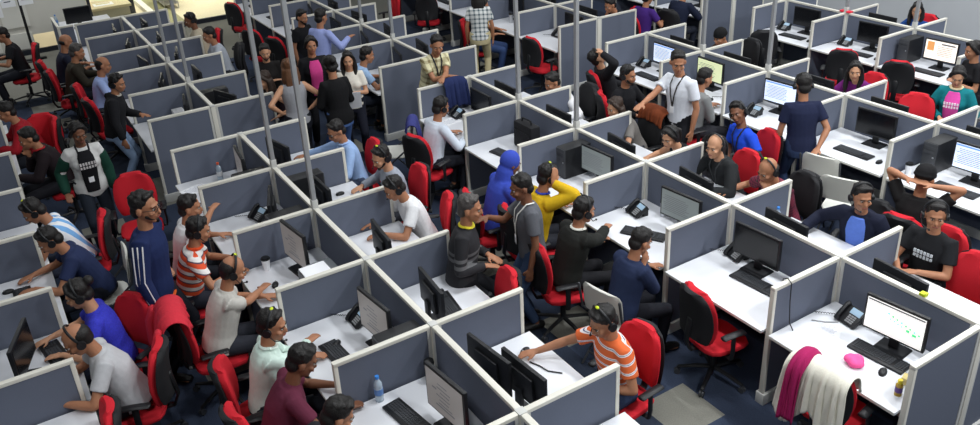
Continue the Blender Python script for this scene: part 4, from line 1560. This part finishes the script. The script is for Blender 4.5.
# first bench, right side and the group beyond it
person('tan-collared man at far end of first bench', (190, 20), 172, 'polo', (196, 184, 160), skin=2, hair='short', lean=12, yaw=14, extras=('headset',), chair_='chair', chair_lb='red office chair of tan-collared man')
person('man in grey tee on black chair near glass door', (209, 35), 176, 'tee', (176, 182, 192), lean=8, chair_='chair_black', chair_lb='black office chair behind grey tee man near glass door')
person('large bearded man in black with folded arms', (265, 52), -104, 'long', (28, 26, 26), (30, 30, 34), hair='short', skin=0, pose='stand', k=.90, fat=1.35, lean=4, pitch=14, aR='cross', aL='cross', extras=('beard',))
person('person in dark red-strapped top seated below bearded man', (264, 80), -170, 'sleeveless', (44, 32, 40), hair='long', hairm=HAIRD, skin=0, fem=True, lean=10, aL=P(279, 116, .80), chair_='chair_black', chair_lb='black chair of seated person below bearded man')
person('woman in grey sleeveless top, back turned, light brown hair', (289, 68), 84, 'sleeveless', (150, 151, 156), (26, 28, 36), hair='long', hairm=HAIRL, skin=0, fem=True, pose='stand', lean=4, aR='hipside', aL='hipside', pitch=8)
person('smiling woman in black jacket over pink top', (311, 45), -98, 'jacket', (24, 24, 28), (24, 24, 28), hair='pony', skin=1, fem=True, pose='stand', lean=2, pitch=4, extras=(('front', (212, 70, 142)),))
person('woman with black bun and black jacket, back turned, jeans', (330, 65), 92, 'jacket', (22, 22, 24), (66, 92, 140), hair='bun', skin=1, fem=True, pose='stand', lean=6, pitch=10, aR='chest', aL='chest')
person('woman in cream blouse with long black hair holding papers', (348, 60), -112, 'polo', (226, 220, 208), (26, 28, 40), hair='long', skin=0, fem=True, pose='stand', k=.94, lean=3, pitch=8, aR='chest', aL='chest')
person('man in pale blue shirt, back turned, standing at second bench', (321, 17), 26, 'long', (150, 162, 214), (40, 44, 60), pose='stand', fat=1.12, lean=6, aR=(.34, .34, 1.22), skin=1)
person('bearded young man in black tee beside pale blue shirt', (302, 17), -62, 'tee', (22, 22, 26), (30, 32, 40), pose='stand', k=.93, lean=3, extras=('beard',), hair='short')
person('seated person in sky-blue shirt in profile, dark hair', (367, 55), -8, 'tee', (160, 190, 226), hair='short', skin=1, lean=16, pitch=10, chair_='chair_black', chair_lb='black chair of seated person in sky-blue shirt')
person('man in tan checked shirt leaning his forearms on panel', (437, 45), -92, 'polo', topmat=check_tan, pants=(38, 44, 66), pose='stand', hair='short', skin=1, lean=16, pitch=16, yaw=-16, fat=1.2, k=1.03, aR=(-.04, .50, 1.19), aL=(.10, .56, 1.205), extras=(('lanyard', (40, 42, 50)),))
person('standing woman in checked blouse and khaki trousers at top edge', (478, -5), 58, 'polo', topmat=check_bw, pants=(190, 178, 140), hair='long', fem=True, pose='stand', lean=4)
person('seated person in yellow top and blue jeans at top edge', (483, 6), -40, 'tee', (206, 160, 40), (54, 74, 116), lean=6, chair_='chair', chair_lb='red office chair of person in yellow top and jeans', hair='long', fem=True)
person('man in light blue shirt and glasses writing at desk', (336, 131), 176, 'long', (152, 180, 222), (70, 80, 104), lean=14, pitch=20, yaw=10, aR=P(304, 156, .805), extras=('glasses', ('collar', (160, 186, 226))), chair_='chair', chair_lb='red office chair of light blue shirt man with glasses')
person('bearded man in grey shirt with headset, hand on desk', (381, 157), 178, 'long', (150, 156, 168), (50, 52, 60), lean=14, pitch=18, yaw=12, aR=P(362, 186, .805), hair='short', skin=0, extras=('headset_tag', 'beard'), chair_='chair', chair_lb='red office chair of bearded grey shirt man')
person('man in white tee hunched with head lowered', (394, 188), 172, 'tee', (224, 224, 226), (40, 42, 50), lean=26, pitch=24, extras=('headset',), chair_='chair', chair_lb='red office chair behind hunched man in white tee', chair_rot=-14)
person('man in black sweatshirt with yellow lanyard perched on desk', (470, 208), -40, 'long', topmat=band_sweater, pants=(26, 27, 32), hair='short', hairm=HAIRG, pose='perch', hz=.80, lean=6, pitch=8, fat=1.1, aR='lap', aL='lap', extras=(('collar', (214, 200, 60)),))
person('standing man in charcoal tee with white lanyard gesturing', (521, 187), 158, 'tee', (92, 94, 100), (58, 76, 106), hair='short', skin=2, pose='stand', lean=3, pitch=16, yaw=4, k=.97, aR=P(487, 217, 1.22), extras=(('lanyard', (226, 226, 220)),))
person('man in orange striped polo with headset using mouse', (603, 321), 176, 'polo', topmat=stripe_orange, pants=(50, 62, 90), lean=10, pitch=24, aR=P(537, 351, .805), aL='lap', extras=('headset_tag',), skin=1, chair_='chair', chair_lb='red office chair behind the orange striped polo', chair_rot=10)

# second bench
person('man in pale shirt seated before black-backed red chair', (441, 107), 4, 'long', (206, 214, 226), (36, 38, 46), lean=16, pitch=14, chair_='chair', chair_rot=14, chair_lb='black-backed red chair of the pale shirt man', extras=('headset',))
person('person with royal-blue hood up, back turned', (511, 163), -8, 'hoodie', (58, 78, 178), (40, 44, 56), lean=20, pitch=18, hood=True, skin=2, chair_='chair', chair_lb='red office chair of blue-hooded person')
person('man in yellow and grey jacket with hand on head', (548, 176), -6, 'jacket', (206, 168, 30), (40, 42, 50), hair='short', lean=16, pitch=12, aR='head', extras=('headset_tag', ('collar', (50, 70, 170))), chair_='chair', chair_lb='red office chair of man in yellow jacket')
person('man in black suit with headset, hand on keyboard', (584, 210), -6, 'jacket', (34, 35, 33), (30, 30, 34), lean=18, pitch=10, aR=P(616, 222, .805), extras=('headset', ('collar', (226, 226, 216))), skin=1, chair_='chair', chair_lb='red office chair of man in black suit', chair_rot=-12)
person('boy in navy jacket on white folding chair, hand to face', (641, 241), -4, 'jacket', (36, 46, 74), (28, 29, 36), lean=16, pitch=22, aR='chin', aL='desk', k=.95, skin=1, chair_='folding', chair_rot=14, chair_lb='white folding chair under boy in navy jacket')
person('person with white sleeve half hidden behind panel at pole', (552, 82), 176, 'long', (228, 228, 230), hair='short', lean=16, pitch=16, aL=P(562, 117, .805), chair_='chair_black', chair_lb='black office chair of person with white sleeve')
person('brown-haired woman low behind panel beside standing man\'s hand', (617, 108), 176, 'tee', (120, 116, 112), hair='long', hairm=HAIRD, skin=0, fem=True, lean=16, pitch=12, chair_='chair_black', chair_lb='black chair of low brown-haired woman')
person('dark-haired woman stretching her bare arm over desk', (670, 137), 172, 'sleeveless', (26, 26, 30), hair='pony', skin=0, fem=True, lean=20, pitch=14, yaw=16, aR=P(648, 157, .805), extras=('headset',), chair_='chair_black', chair_lb='black chair of dark-haired woman stretching her arm')
person('man in black top with white badge and glasses', (715, 146), 176, 'jacket', (38, 40, 42), hair='balding', hairm=HAIRG, skin=0, lean=10, pitch=6, yaw=16, extras=('headset', ('lanyard', (60, 62, 64))), chair_='chair', chair_lb='red office chair behind man with white badge')
person('bald man in maroon checked shirt, hand on cheek', (768, 170), 174, 'tee', topmat=check_mar, hair='bald', skin=1, lean=20, pitch=20, aL='chin', aR=P(727, 190, .805), fat=1.02, extras=('headset_tag',), chair_='chair_black', chair_lb='black office chair of bald maroon checked man')
person('smiling man in navy jacket over blue shirt with headset', (862, 197), 196, 'jacket', (26, 30, 48), (30, 34, 46), hair='short', skin=1, lean=4, pitch=4, yaw=42, fat=1.15, aR=P(803, 228, .80), aL='lap', extras=('headset', ('front', (96, 128, 214))), chair_='chair_black', chair_lb='dark office chair of man in navy jacket')
person('young man in black printed tee with headset', (932, 214), 184, 'tee', (30, 31, 34), (34, 36, 44), hair='short', skin=1, lean=4, pitch=2, yaw=34, aR=P(898, 270, .80), aL=P(917, 272, .80), extras=('headset', ('print', (200, 206, 212))), chair_='chair', chair_lb='red office chair behind the black printed tee')

# third bench and the middle aisle
person('man leaning back in red chair with hand on forehead', (597, 57), -20, 'jacket', (32, 32, 36), lean=-16, pitch=-40, hair='short', skin=0, aR='forehead', aL='lap', chair_='chair', chair_lb='red office chair of man leaning back')
person('man in black with headset turning towards the camera', (628, 75), -78, 'jacket', (26, 26, 30), lean=6, pitch=6, yaw=10, extras=('headset', 'beard'), chair_='chair', chair_rot=50, chair_lb='red-rimmed chair of headset man in black')
person('standing man in white shirt with one hand on panel', (678, 62), 186, 'polo', (222, 226, 234), (28, 29, 34), hair='short', skin=1, pose='stand', lean=3, pitch=16, yaw=48, k=1.08, aR=P(636, 110, 1.22), extras=(('lanyard', (60, 56, 56)),))
person('person in grey sleeves mostly hidden behind standing white shirt', (705, 78), -10, 'long', (128, 130, 130), (50, 50, 56), hair='short', lean=14, aR=P(711, 108, .805), chair_='chair', chair_lb='red chair behind the standing white shirt man')
person('man in royal-blue tee slouching on red chair', (738, 113), 168, 'tee', (34, 76, 206), (40, 42, 52), hair='short', skin=2, lean=6, side=16, pitch=0, yaw=30, roll=24, aR='lap', aL='lap', extras=('headset', ('lanyard', (40, 40, 44))), chair_='chair', chair_lb='red office chair of royal-blue tee man')
person('man in navy polo, back turned, leaning on white desk', (803, 85), 58, 'polo', (30, 36, 62), (44, 58, 88), hair='short', skin=1, pose='stand', lean=8, pitch=14, aR=P(818, 148, .92), extras=('headset',))
person('person in black cap and black top with hands behind neck', (925, 178), 10, 'tee', (28, 27, 28), hair='cap', hairm=cloth((24, 24, 26)), skin=1, lean=10, pitch=10, aL='nape', aR='nape', chair_='chair', chair_lb='red office chair of person in black cap')
person('man in black beanie and brown jacket behind third bench', (720, 37), 172, 'jacket', (70, 50, 36), hair='beanie', hairm=cloth((22, 22, 24)), skin=1, lean=12, pitch=16, yaw=10, chair_='chair_black', chair_lb='black chair of man in black beanie')
person('woman in purple top with long black hair', (855, 71), 186, 'tee', (112, 34, 112), hair='long', skin=0, fem=True, lean=10, pitch=4, yaw=30, chair_='chair', chair_lb='red office chair of woman in purple top')
person('girl in teal jacket and pink top looking down', (958, 76), 200, 'jacket', (24, 120, 128), (40, 44, 60), hair='pony', skin=0, fem=True, hz=.60, lean=6, pitch=24, yaw=10, aR='lap', aL='lap', extras=(('front', (222, 80, 168)), ('collar', (228, 220, 180)), ('print', (238, 226, 236))), chair_='chair_black', chair_lb='black chair under the girl in teal jacket')
person('woman in black top standing at right edge behind teal jacket', (973, 50), 150, 'tee', (26, 25, 28), (28, 28, 34), hair='bun', skin=1, fem=True, pose='stand', lean=4, k=.94, aR='chest', aL='chest')
person('woman in blue top with long hair against grey wall', (917, 10), 184, 'polo', (30, 66, 128), hair='long', skin=0, fem=True, hz=.50, lean=4, yaw=24, chair_='chair', chair_lb='red office chair of woman in blue top by wall')
person('person with hand at mouth behind third bench, top edge', (610, 5), 178, 'tee', (30, 30, 34), hair='short', skin=1, lean=14, pitch=18, aR='chin', chair_='chair', chair_lb='red office chair of person with hand at mouth')
person('person in purple and white top, back turned, top edge', (648, -3), 6, 'tee', (64, 36, 112), hair='short', lean=10, chair_='chair', chair_rot=-8, chair_lb='black-backed red chair under purple top at top edge')
person('person in dark navy jacket leaning over desk, top edge', (686, -8), 14, 'jacket', (26, 32, 52), hair='short', lean=26, chair_='chair_black', chair_lb='black chair of dark navy jacket person at top edge')

# ------------------------------------------------------------------ chairs nobody sits on
for px, py, z, deg, kind, lb in [
    (45, 130, .78, -104, 'chair', 'empty red office chair between red jacket person and standing woman'),
    (92, 114, .78, 8, 'chair', 'empty red chair behind the grey-hooded standing man'),
    (135, 192, .78, -100, 'chair', 'large empty red chair behind standing navy tracksuit man'),
    (108, 412, .95, 176, 'chair', 'red chair top cut by the bottom edge, below grey tee man'),
    (233, 14, .78, 26, 'chair', 'empty red-rimmed black chair nearest the glass lobby'),
    (252, 42, .78, 30, 'chair', 'empty red-rimmed black chair in middle beside far pole'),
    (275, 50, .78, 24, 'chair', 'empty red-rimmed black chair left of the bearded young man'),
    (427, 12, .70, 58, 'chair', 'large dark red-rimmed chair at the top edge'),
    (531, 51, .78, 8, 'chair', 'empty red-rimmed chair at mug and phone desk'),
    (510, 287, .85, 168, 'chair', 'empty red chair between curved desk and standing charcoal man'),
    (695, 314, .75, -8, 'chair', 'empty black-backed red chair at desk with switched-off monitor'),
    (977, 281, .75, 188, 'chair', 'large empty red chair at the right edge'),
    (917, 106, .85, 200, 'chair', 'empty red chair facing camera beside girl in teal'),
    (842, 64, .78, 32, 'chair', 'empty black red-rimmed chair behind woman in purple'),
    (897, 75, .80, 28, 'chair', 'empty black red-rimmed chair at bright screen far desk'),
    (763, 46, .75, 45, 'chair_black', 'empty all-black chair by far end panel'),
    (820, 170, .72, 14, 'folding', 'white folding chair under the navy polo man\'s hand'),
    (840, 196, .68, 22, 'folding', 'white folding chair nearest the navy jacket man'),
    (397, 6, .80, 176, 'chair', 'red chair back showing beyond second bench, top edge'),
]:
    p = at(px, py, z)
    q = Matrix.Rotation(math.radians(deg), 3, 'Z') @ V((0, -.24, 0))
    chair(p.x - q.x, p.y - q.y, deg, lb, kind)


# ------------------------------------------------------------------ cloths and small loose things
def drape(name, label, cat, loc, rz, half, front, back, col, folds=6, thick=.012, seed=1, top=1.05, sleeves=False, ragged=.0, gap=.07, grp=None):
    """garment hung over a chair back whose top edge runs along local x at the origin"""
    r_ = random.Random(seed)
    nu, nv = 48, 30
    ph = [r_.uniform(0, 6.28) for _ in range(4)]
    M = MB()
    pts = []
    L = back + front
    for j in range(nv + 1):
        s_ = -back + L * j / nv
        row = []
        for i in range(nu + 1):
            u = -1 + 2 * i / nu
            hang = abs(s_)
            loc_s = s_ * (1 - ragged * (.5 + .5 * math.sin(5 * u + ph[0])) * min(1, hang / .3))
            hang = abs(loc_s)
            amp = .026 * min(1, hang / .25)
            wv = amp * (math.sin(folds * u * 2.2 + ph[1] + loc_s * 2) + .5 * math.sin(folds * u * 4.1 + ph[2]))
            wd = half * (1 + .16 * min(1, hang / .5))
            arch = -.035 * abs(u) ** 3
            r0 = gap * .5
            if hang < r0 * 1.57:
                a = loc_s / r0
                y, z = math.sin(a) * r0, math.cos(a) * r0 - r0
            else:
                y, z = math.copysign(r0 + (hang - r0 * 1.57) * .10, loc_s), -r0 - (hang - r0 * 1.57)
            row.append(V((wd * u, y + math.copysign(abs(wv) * .9, loc_s) + wv * .2, z + arch)))
        pts.append(row)
    n = nu + 1
    M.add([p for r in pts for p in r], [(j * n + i, j * n + i + 1, (j + 1) * n + i + 1, (j + 1) * n + i) for j in range(nv) for i in range(nu)])
    me = M.mesh(name, col)
    o = link(name, me)
    md = o.modifiers.new('thickness', 'SOLIDIFY')
    md.thickness = thick
    md.offset = 1
    o.location = loc
    o.rotation_euler = (0, 0, rz)
    tag(o, label, cat, grp)
    if sleeves:
        for sg in (-1, 1):
            MB().tube([(sg * half * .85, -.13, -.10), (sg * half * .95, -.17, -.22), (sg * half * .96, -.19, -.42), (sg * half * .92, -.19, -.58)], [(.05, .035), (.065, .045), (.058, .04), (.048, .034)], 12).build('sleeve', col, o)
    return o


# white shawl and magenta scarf on a chair at the shawl desk
p = at(820, 361, 1.02)
chair(p.x + .0, p.y + .275, 8, 'chair hidden under white shawl and magenta scarf')
a8 = math.radians(8)
bo = V((p.x, p.y + .275, 0)) + Matrix.Rotation(a8, 3, 'Z') @ V((0, -.290, 1.045))
SHW = mat('cream_knit', (226, 222, 208), .9, noise=.06, scale=120, bump=.4)
drape('shawl', 'cream shawl draped over a chair back at right desk', 'shawl', bo, a8, .23, .26, .60, SHW, folds=7, seed=4, ragged=.28, gap=.20)
MAG = mat('magenta_knit', (160, 20, 86), .9, noise=.1, scale=120, bump=.4)
b2 = bo + Matrix.Rotation(a8, 3, 'Z') @ V((-.13, -.012, .030))
drape('scarf', 'magenta scarf hanging over the cream shawl', 'scarf', b2, a8, .052, .18, .58, MAG, folds=3, seed=9, gap=.27)
q = at(846, 366, .80)
pk = MB()
for i in range(5):
    a = i * 1.3
    pk.blob((math.cos(a) * .034, math.sin(a) * .03, .032 + .012 * (i % 2)), (.05, .042, .034))
o = link('pink_cloth', fuse(pk, 'pink_cloth', [mat('pink_fleece', (244, 92, 158), .9, noise=.1, scale=80, bump=.3)], .009, 2))
o.location = (q.x - .02, q.y + .13, DZ)
tag(o, 'small pink cloth bundle beside the cream shawl', 'cloth')
# yellow-capped bottle, sponge, tissue box beside it
yb = thing('cleaner_bottle', 'small dark bottle with yellow cap by right end panel', 'bottle', tuple(at(899, 388, DZ + .06)[:2]) + (DZ,))
MB().cyl((0, 0, 0), (0, 0, .09), .026, n=16).cyl((0, 0, .09), (0, 0, .105), .026, .014, n=16).build('bottle_body', mat('amber', (170, 140, 40), .3), yb)
MB().cyl((0, 0, .03), (0, 0, .075), .0268, n=16).build('bottle_label', mat('violet_label', (90, 60, 130), .5), yb)
MB().cyl((0, 0, .105), (0, 0, .135), .017, n=14).build('bottle_cap', YEL, yb)
sg_ = at(937, 350, DZ + .04)
o = MB().box((0, 0, .03), (.12, .08, .06)).build('sponge', mat('sponge_yellow', (222, 204, 140), .95, noise=.15, scale=60, bump=.6), None, .012)
o.location = tuple(sp('B', -1, 8, 1.04, .50, DZ))
o.rotation_euler = (0, 0, .3)
tag(o, 'beige sponge beside green-dot screen', 'sponge')
gt = at(927, 291, 1.18)
o = MB().box((0, 0, .012), (.05, .05, .024)).box((.02, 0, .027), (.02, .04, .008)).build('lime_note_holder', LIME, None, .006)
o.location = (BEN['B'][0] + 8.62 * W, BEN['B'][1] + .0, H)
tag(o, 'lime green clip on the panel rail before black tee man', 'clip')
# red bag in the lowest visible desk corner
rb = at(486, 421, DZ + .12)
M = MB()
for i in range(7):
    M.blob((math.cos(i * 1.9) * .05, math.sin(i * 1.9) * .05, .065 + .025 * (i % 3)), (.065, .065, .06))
o = link('red_bag', fuse(M, 'red_bag', [mat('red_cloth_bag', (170, 22, 40), .85, noise=.15, scale=40, bump=.4)], .011, 2))
o.location = tuple(sp('A', -1, 10, 1.02, .20, DZ + .004))
tag(o, 'crumpled red bag in desk corner below grey text monitor', 'bag')
# white carton near the walkway on first bench
cc = at(175, 110, DZ + .05)
o = MB().box((0, 0, .06), (.20, .15, .12)).box((0, 0, .123), (.16, .05, .006)).build('white_carton', WHITE, None, .008)
o.location = (max(cc.x, 4 * W + .20), cc.y, DZ)
tag(o, 'small white carton left on first bench near walkway', 'carton')
# hoodie jacket on the chair of the beige man, navy coat over a panel, papers in hand
ch = [o for o in C.objects if o.get('label') == 'red office chair carrying a draped red jacket'][0]
mw = Matrix.Translation(ch.location) @ Matrix.Rotation(ch.rotation_euler[2], 4, 'Z')
drape('red_jacket', 'red jacket draped over chair of man in beige tee', 'jacket', mw @ V((0, -.300, 1.050)), ch.rotation_euler[2], .235, .20, .58, mat('red_fleece', (206, 44, 60), .9, noise=.12, scale=40, bump=.35), folds=5, seed=2, sleeves=True, ragged=.1, gap=.19)
drape('navy_coat', 'navy coat hung over the panel right of leaning man', 'coat', (BEN['B'][0] + 3 * W, BEN['B'][1] - .28, H + .036), PI / 2, .17, .42, .42, cloth((34, 44, 84)), folds=3, seed=5, gap=.15)
rc = [o for o in C.objects if o.get('label') == 'black chair of low brown-haired woman'][0]
rb_ = Matrix.Translation(rc.location) @ Matrix.Rotation(rc.rotation_euler[2], 4, 'Z')
drape('rust_jacket', 'rust-brown jacket on chair back beside the standing man\'s hand', 'jacket', rb_ @ V((0, -.300, 1.050)), rc.rotation_euler[2], .22, .22, .50, cloth((118, 58, 32)), folds=4, seed=8, gap=.19)
# cloth on the chair in the walkway
bc = at(383, 132, .80)
chair(bc.x - .05, bc.y + .16, 150, 'chair under blue cloth beside grey walkway panel', 'folding')
drape('blue_cloth', 'blue-violet cloth hung on chair beside grey walkway panel', 'cloth', Matrix.Translation((bc.x - .05, bc.y + .16, 0)) @ Matrix.Rotation(math.radians(150), 4, 'Z') @ V((0, -.262, .925)), math.radians(150), .20, .16, .40, cloth((62, 66, 128)), folds=3, seed=6, gap=.10)
# papers in the cream blouse woman's hands
wm = [o for o in C.objects if o.get('label', '').startswith('woman in cream blouse')][0]
pm = Matrix.Translation(wm.location) @ Matrix.Rotation(wm.rotation_euler[2], 4, 'Z')
for i in range(2):
    o = MB().box((0, 0, 0), (.23, .004, .29)).build('held_paper', PAPER, None, smooth=False)
    o.matrix_world = pm @ Matrix.Translation((.0 + .03 * i, .43 + .012 * i, 1.02)) @ Matrix.Rotation(math.radians(-24), 4, 'X') @ Matrix.Rotation(math.radians(6 * i), 4, 'Y')
    tag(o, 'white paper held by cream blouse woman, %s' % ('front sheet' if i else 'sheet behind it'), 'paper', 'papers in the cream blouse woman\'s hands')
# cable with a plug box over the side panel, cables on the orange striped man's desk
cb = MB()
q0 = sp('B', -1, 8, 0, .66, 0)
cb.tube([q0 + V((.11, 0, DZ + .004)), q0 + V((.07, 0, .80)), q0 + V((.048, .0, 1.0)), q0 + V((.042, .0, 1.165)), q0 + V((0, 0, 1.192)), q0 + V((-.042, 0, 1.165)), q0 + V((-.046, .03, 1.0)), q0 + V((-.05, .01, .93))], .005, 6)
cbo = cb.build('hanging_cable', BLK)
MB().box(q0 + V((-.052, .0, .90)), (.03, .035, .06)).build('plug_box', BLK, cbo, .004)
tag(cbo, 'black cable looped over side panel left of shawl desk', 'cable')
for n_, pts, lb in [('desk_cable', [(530, 362), (540, 366), (548, 371), (562, 373)], 'black cable lying across orange striped man\'s desk'),
                    ('looped_cable', [(560, 196), (570, 188), (582, 194), (578, 202), (566, 200)], 'black looped cable on yellow jacket man\'s desk'),
                    ('phone_cable', [(812, 320), (825, 322), (838, 322)], 'grey cable running to desk phone at shawl desk')]:
    o = MB().tube([at(x, y, DZ + .007) for x, y in pts], .0055, 6).build(n_, BLK if 'grey' not in lb else GRY)
    tag(o, lb, 'cable')
bpy.data.scenes.remove(TMP)
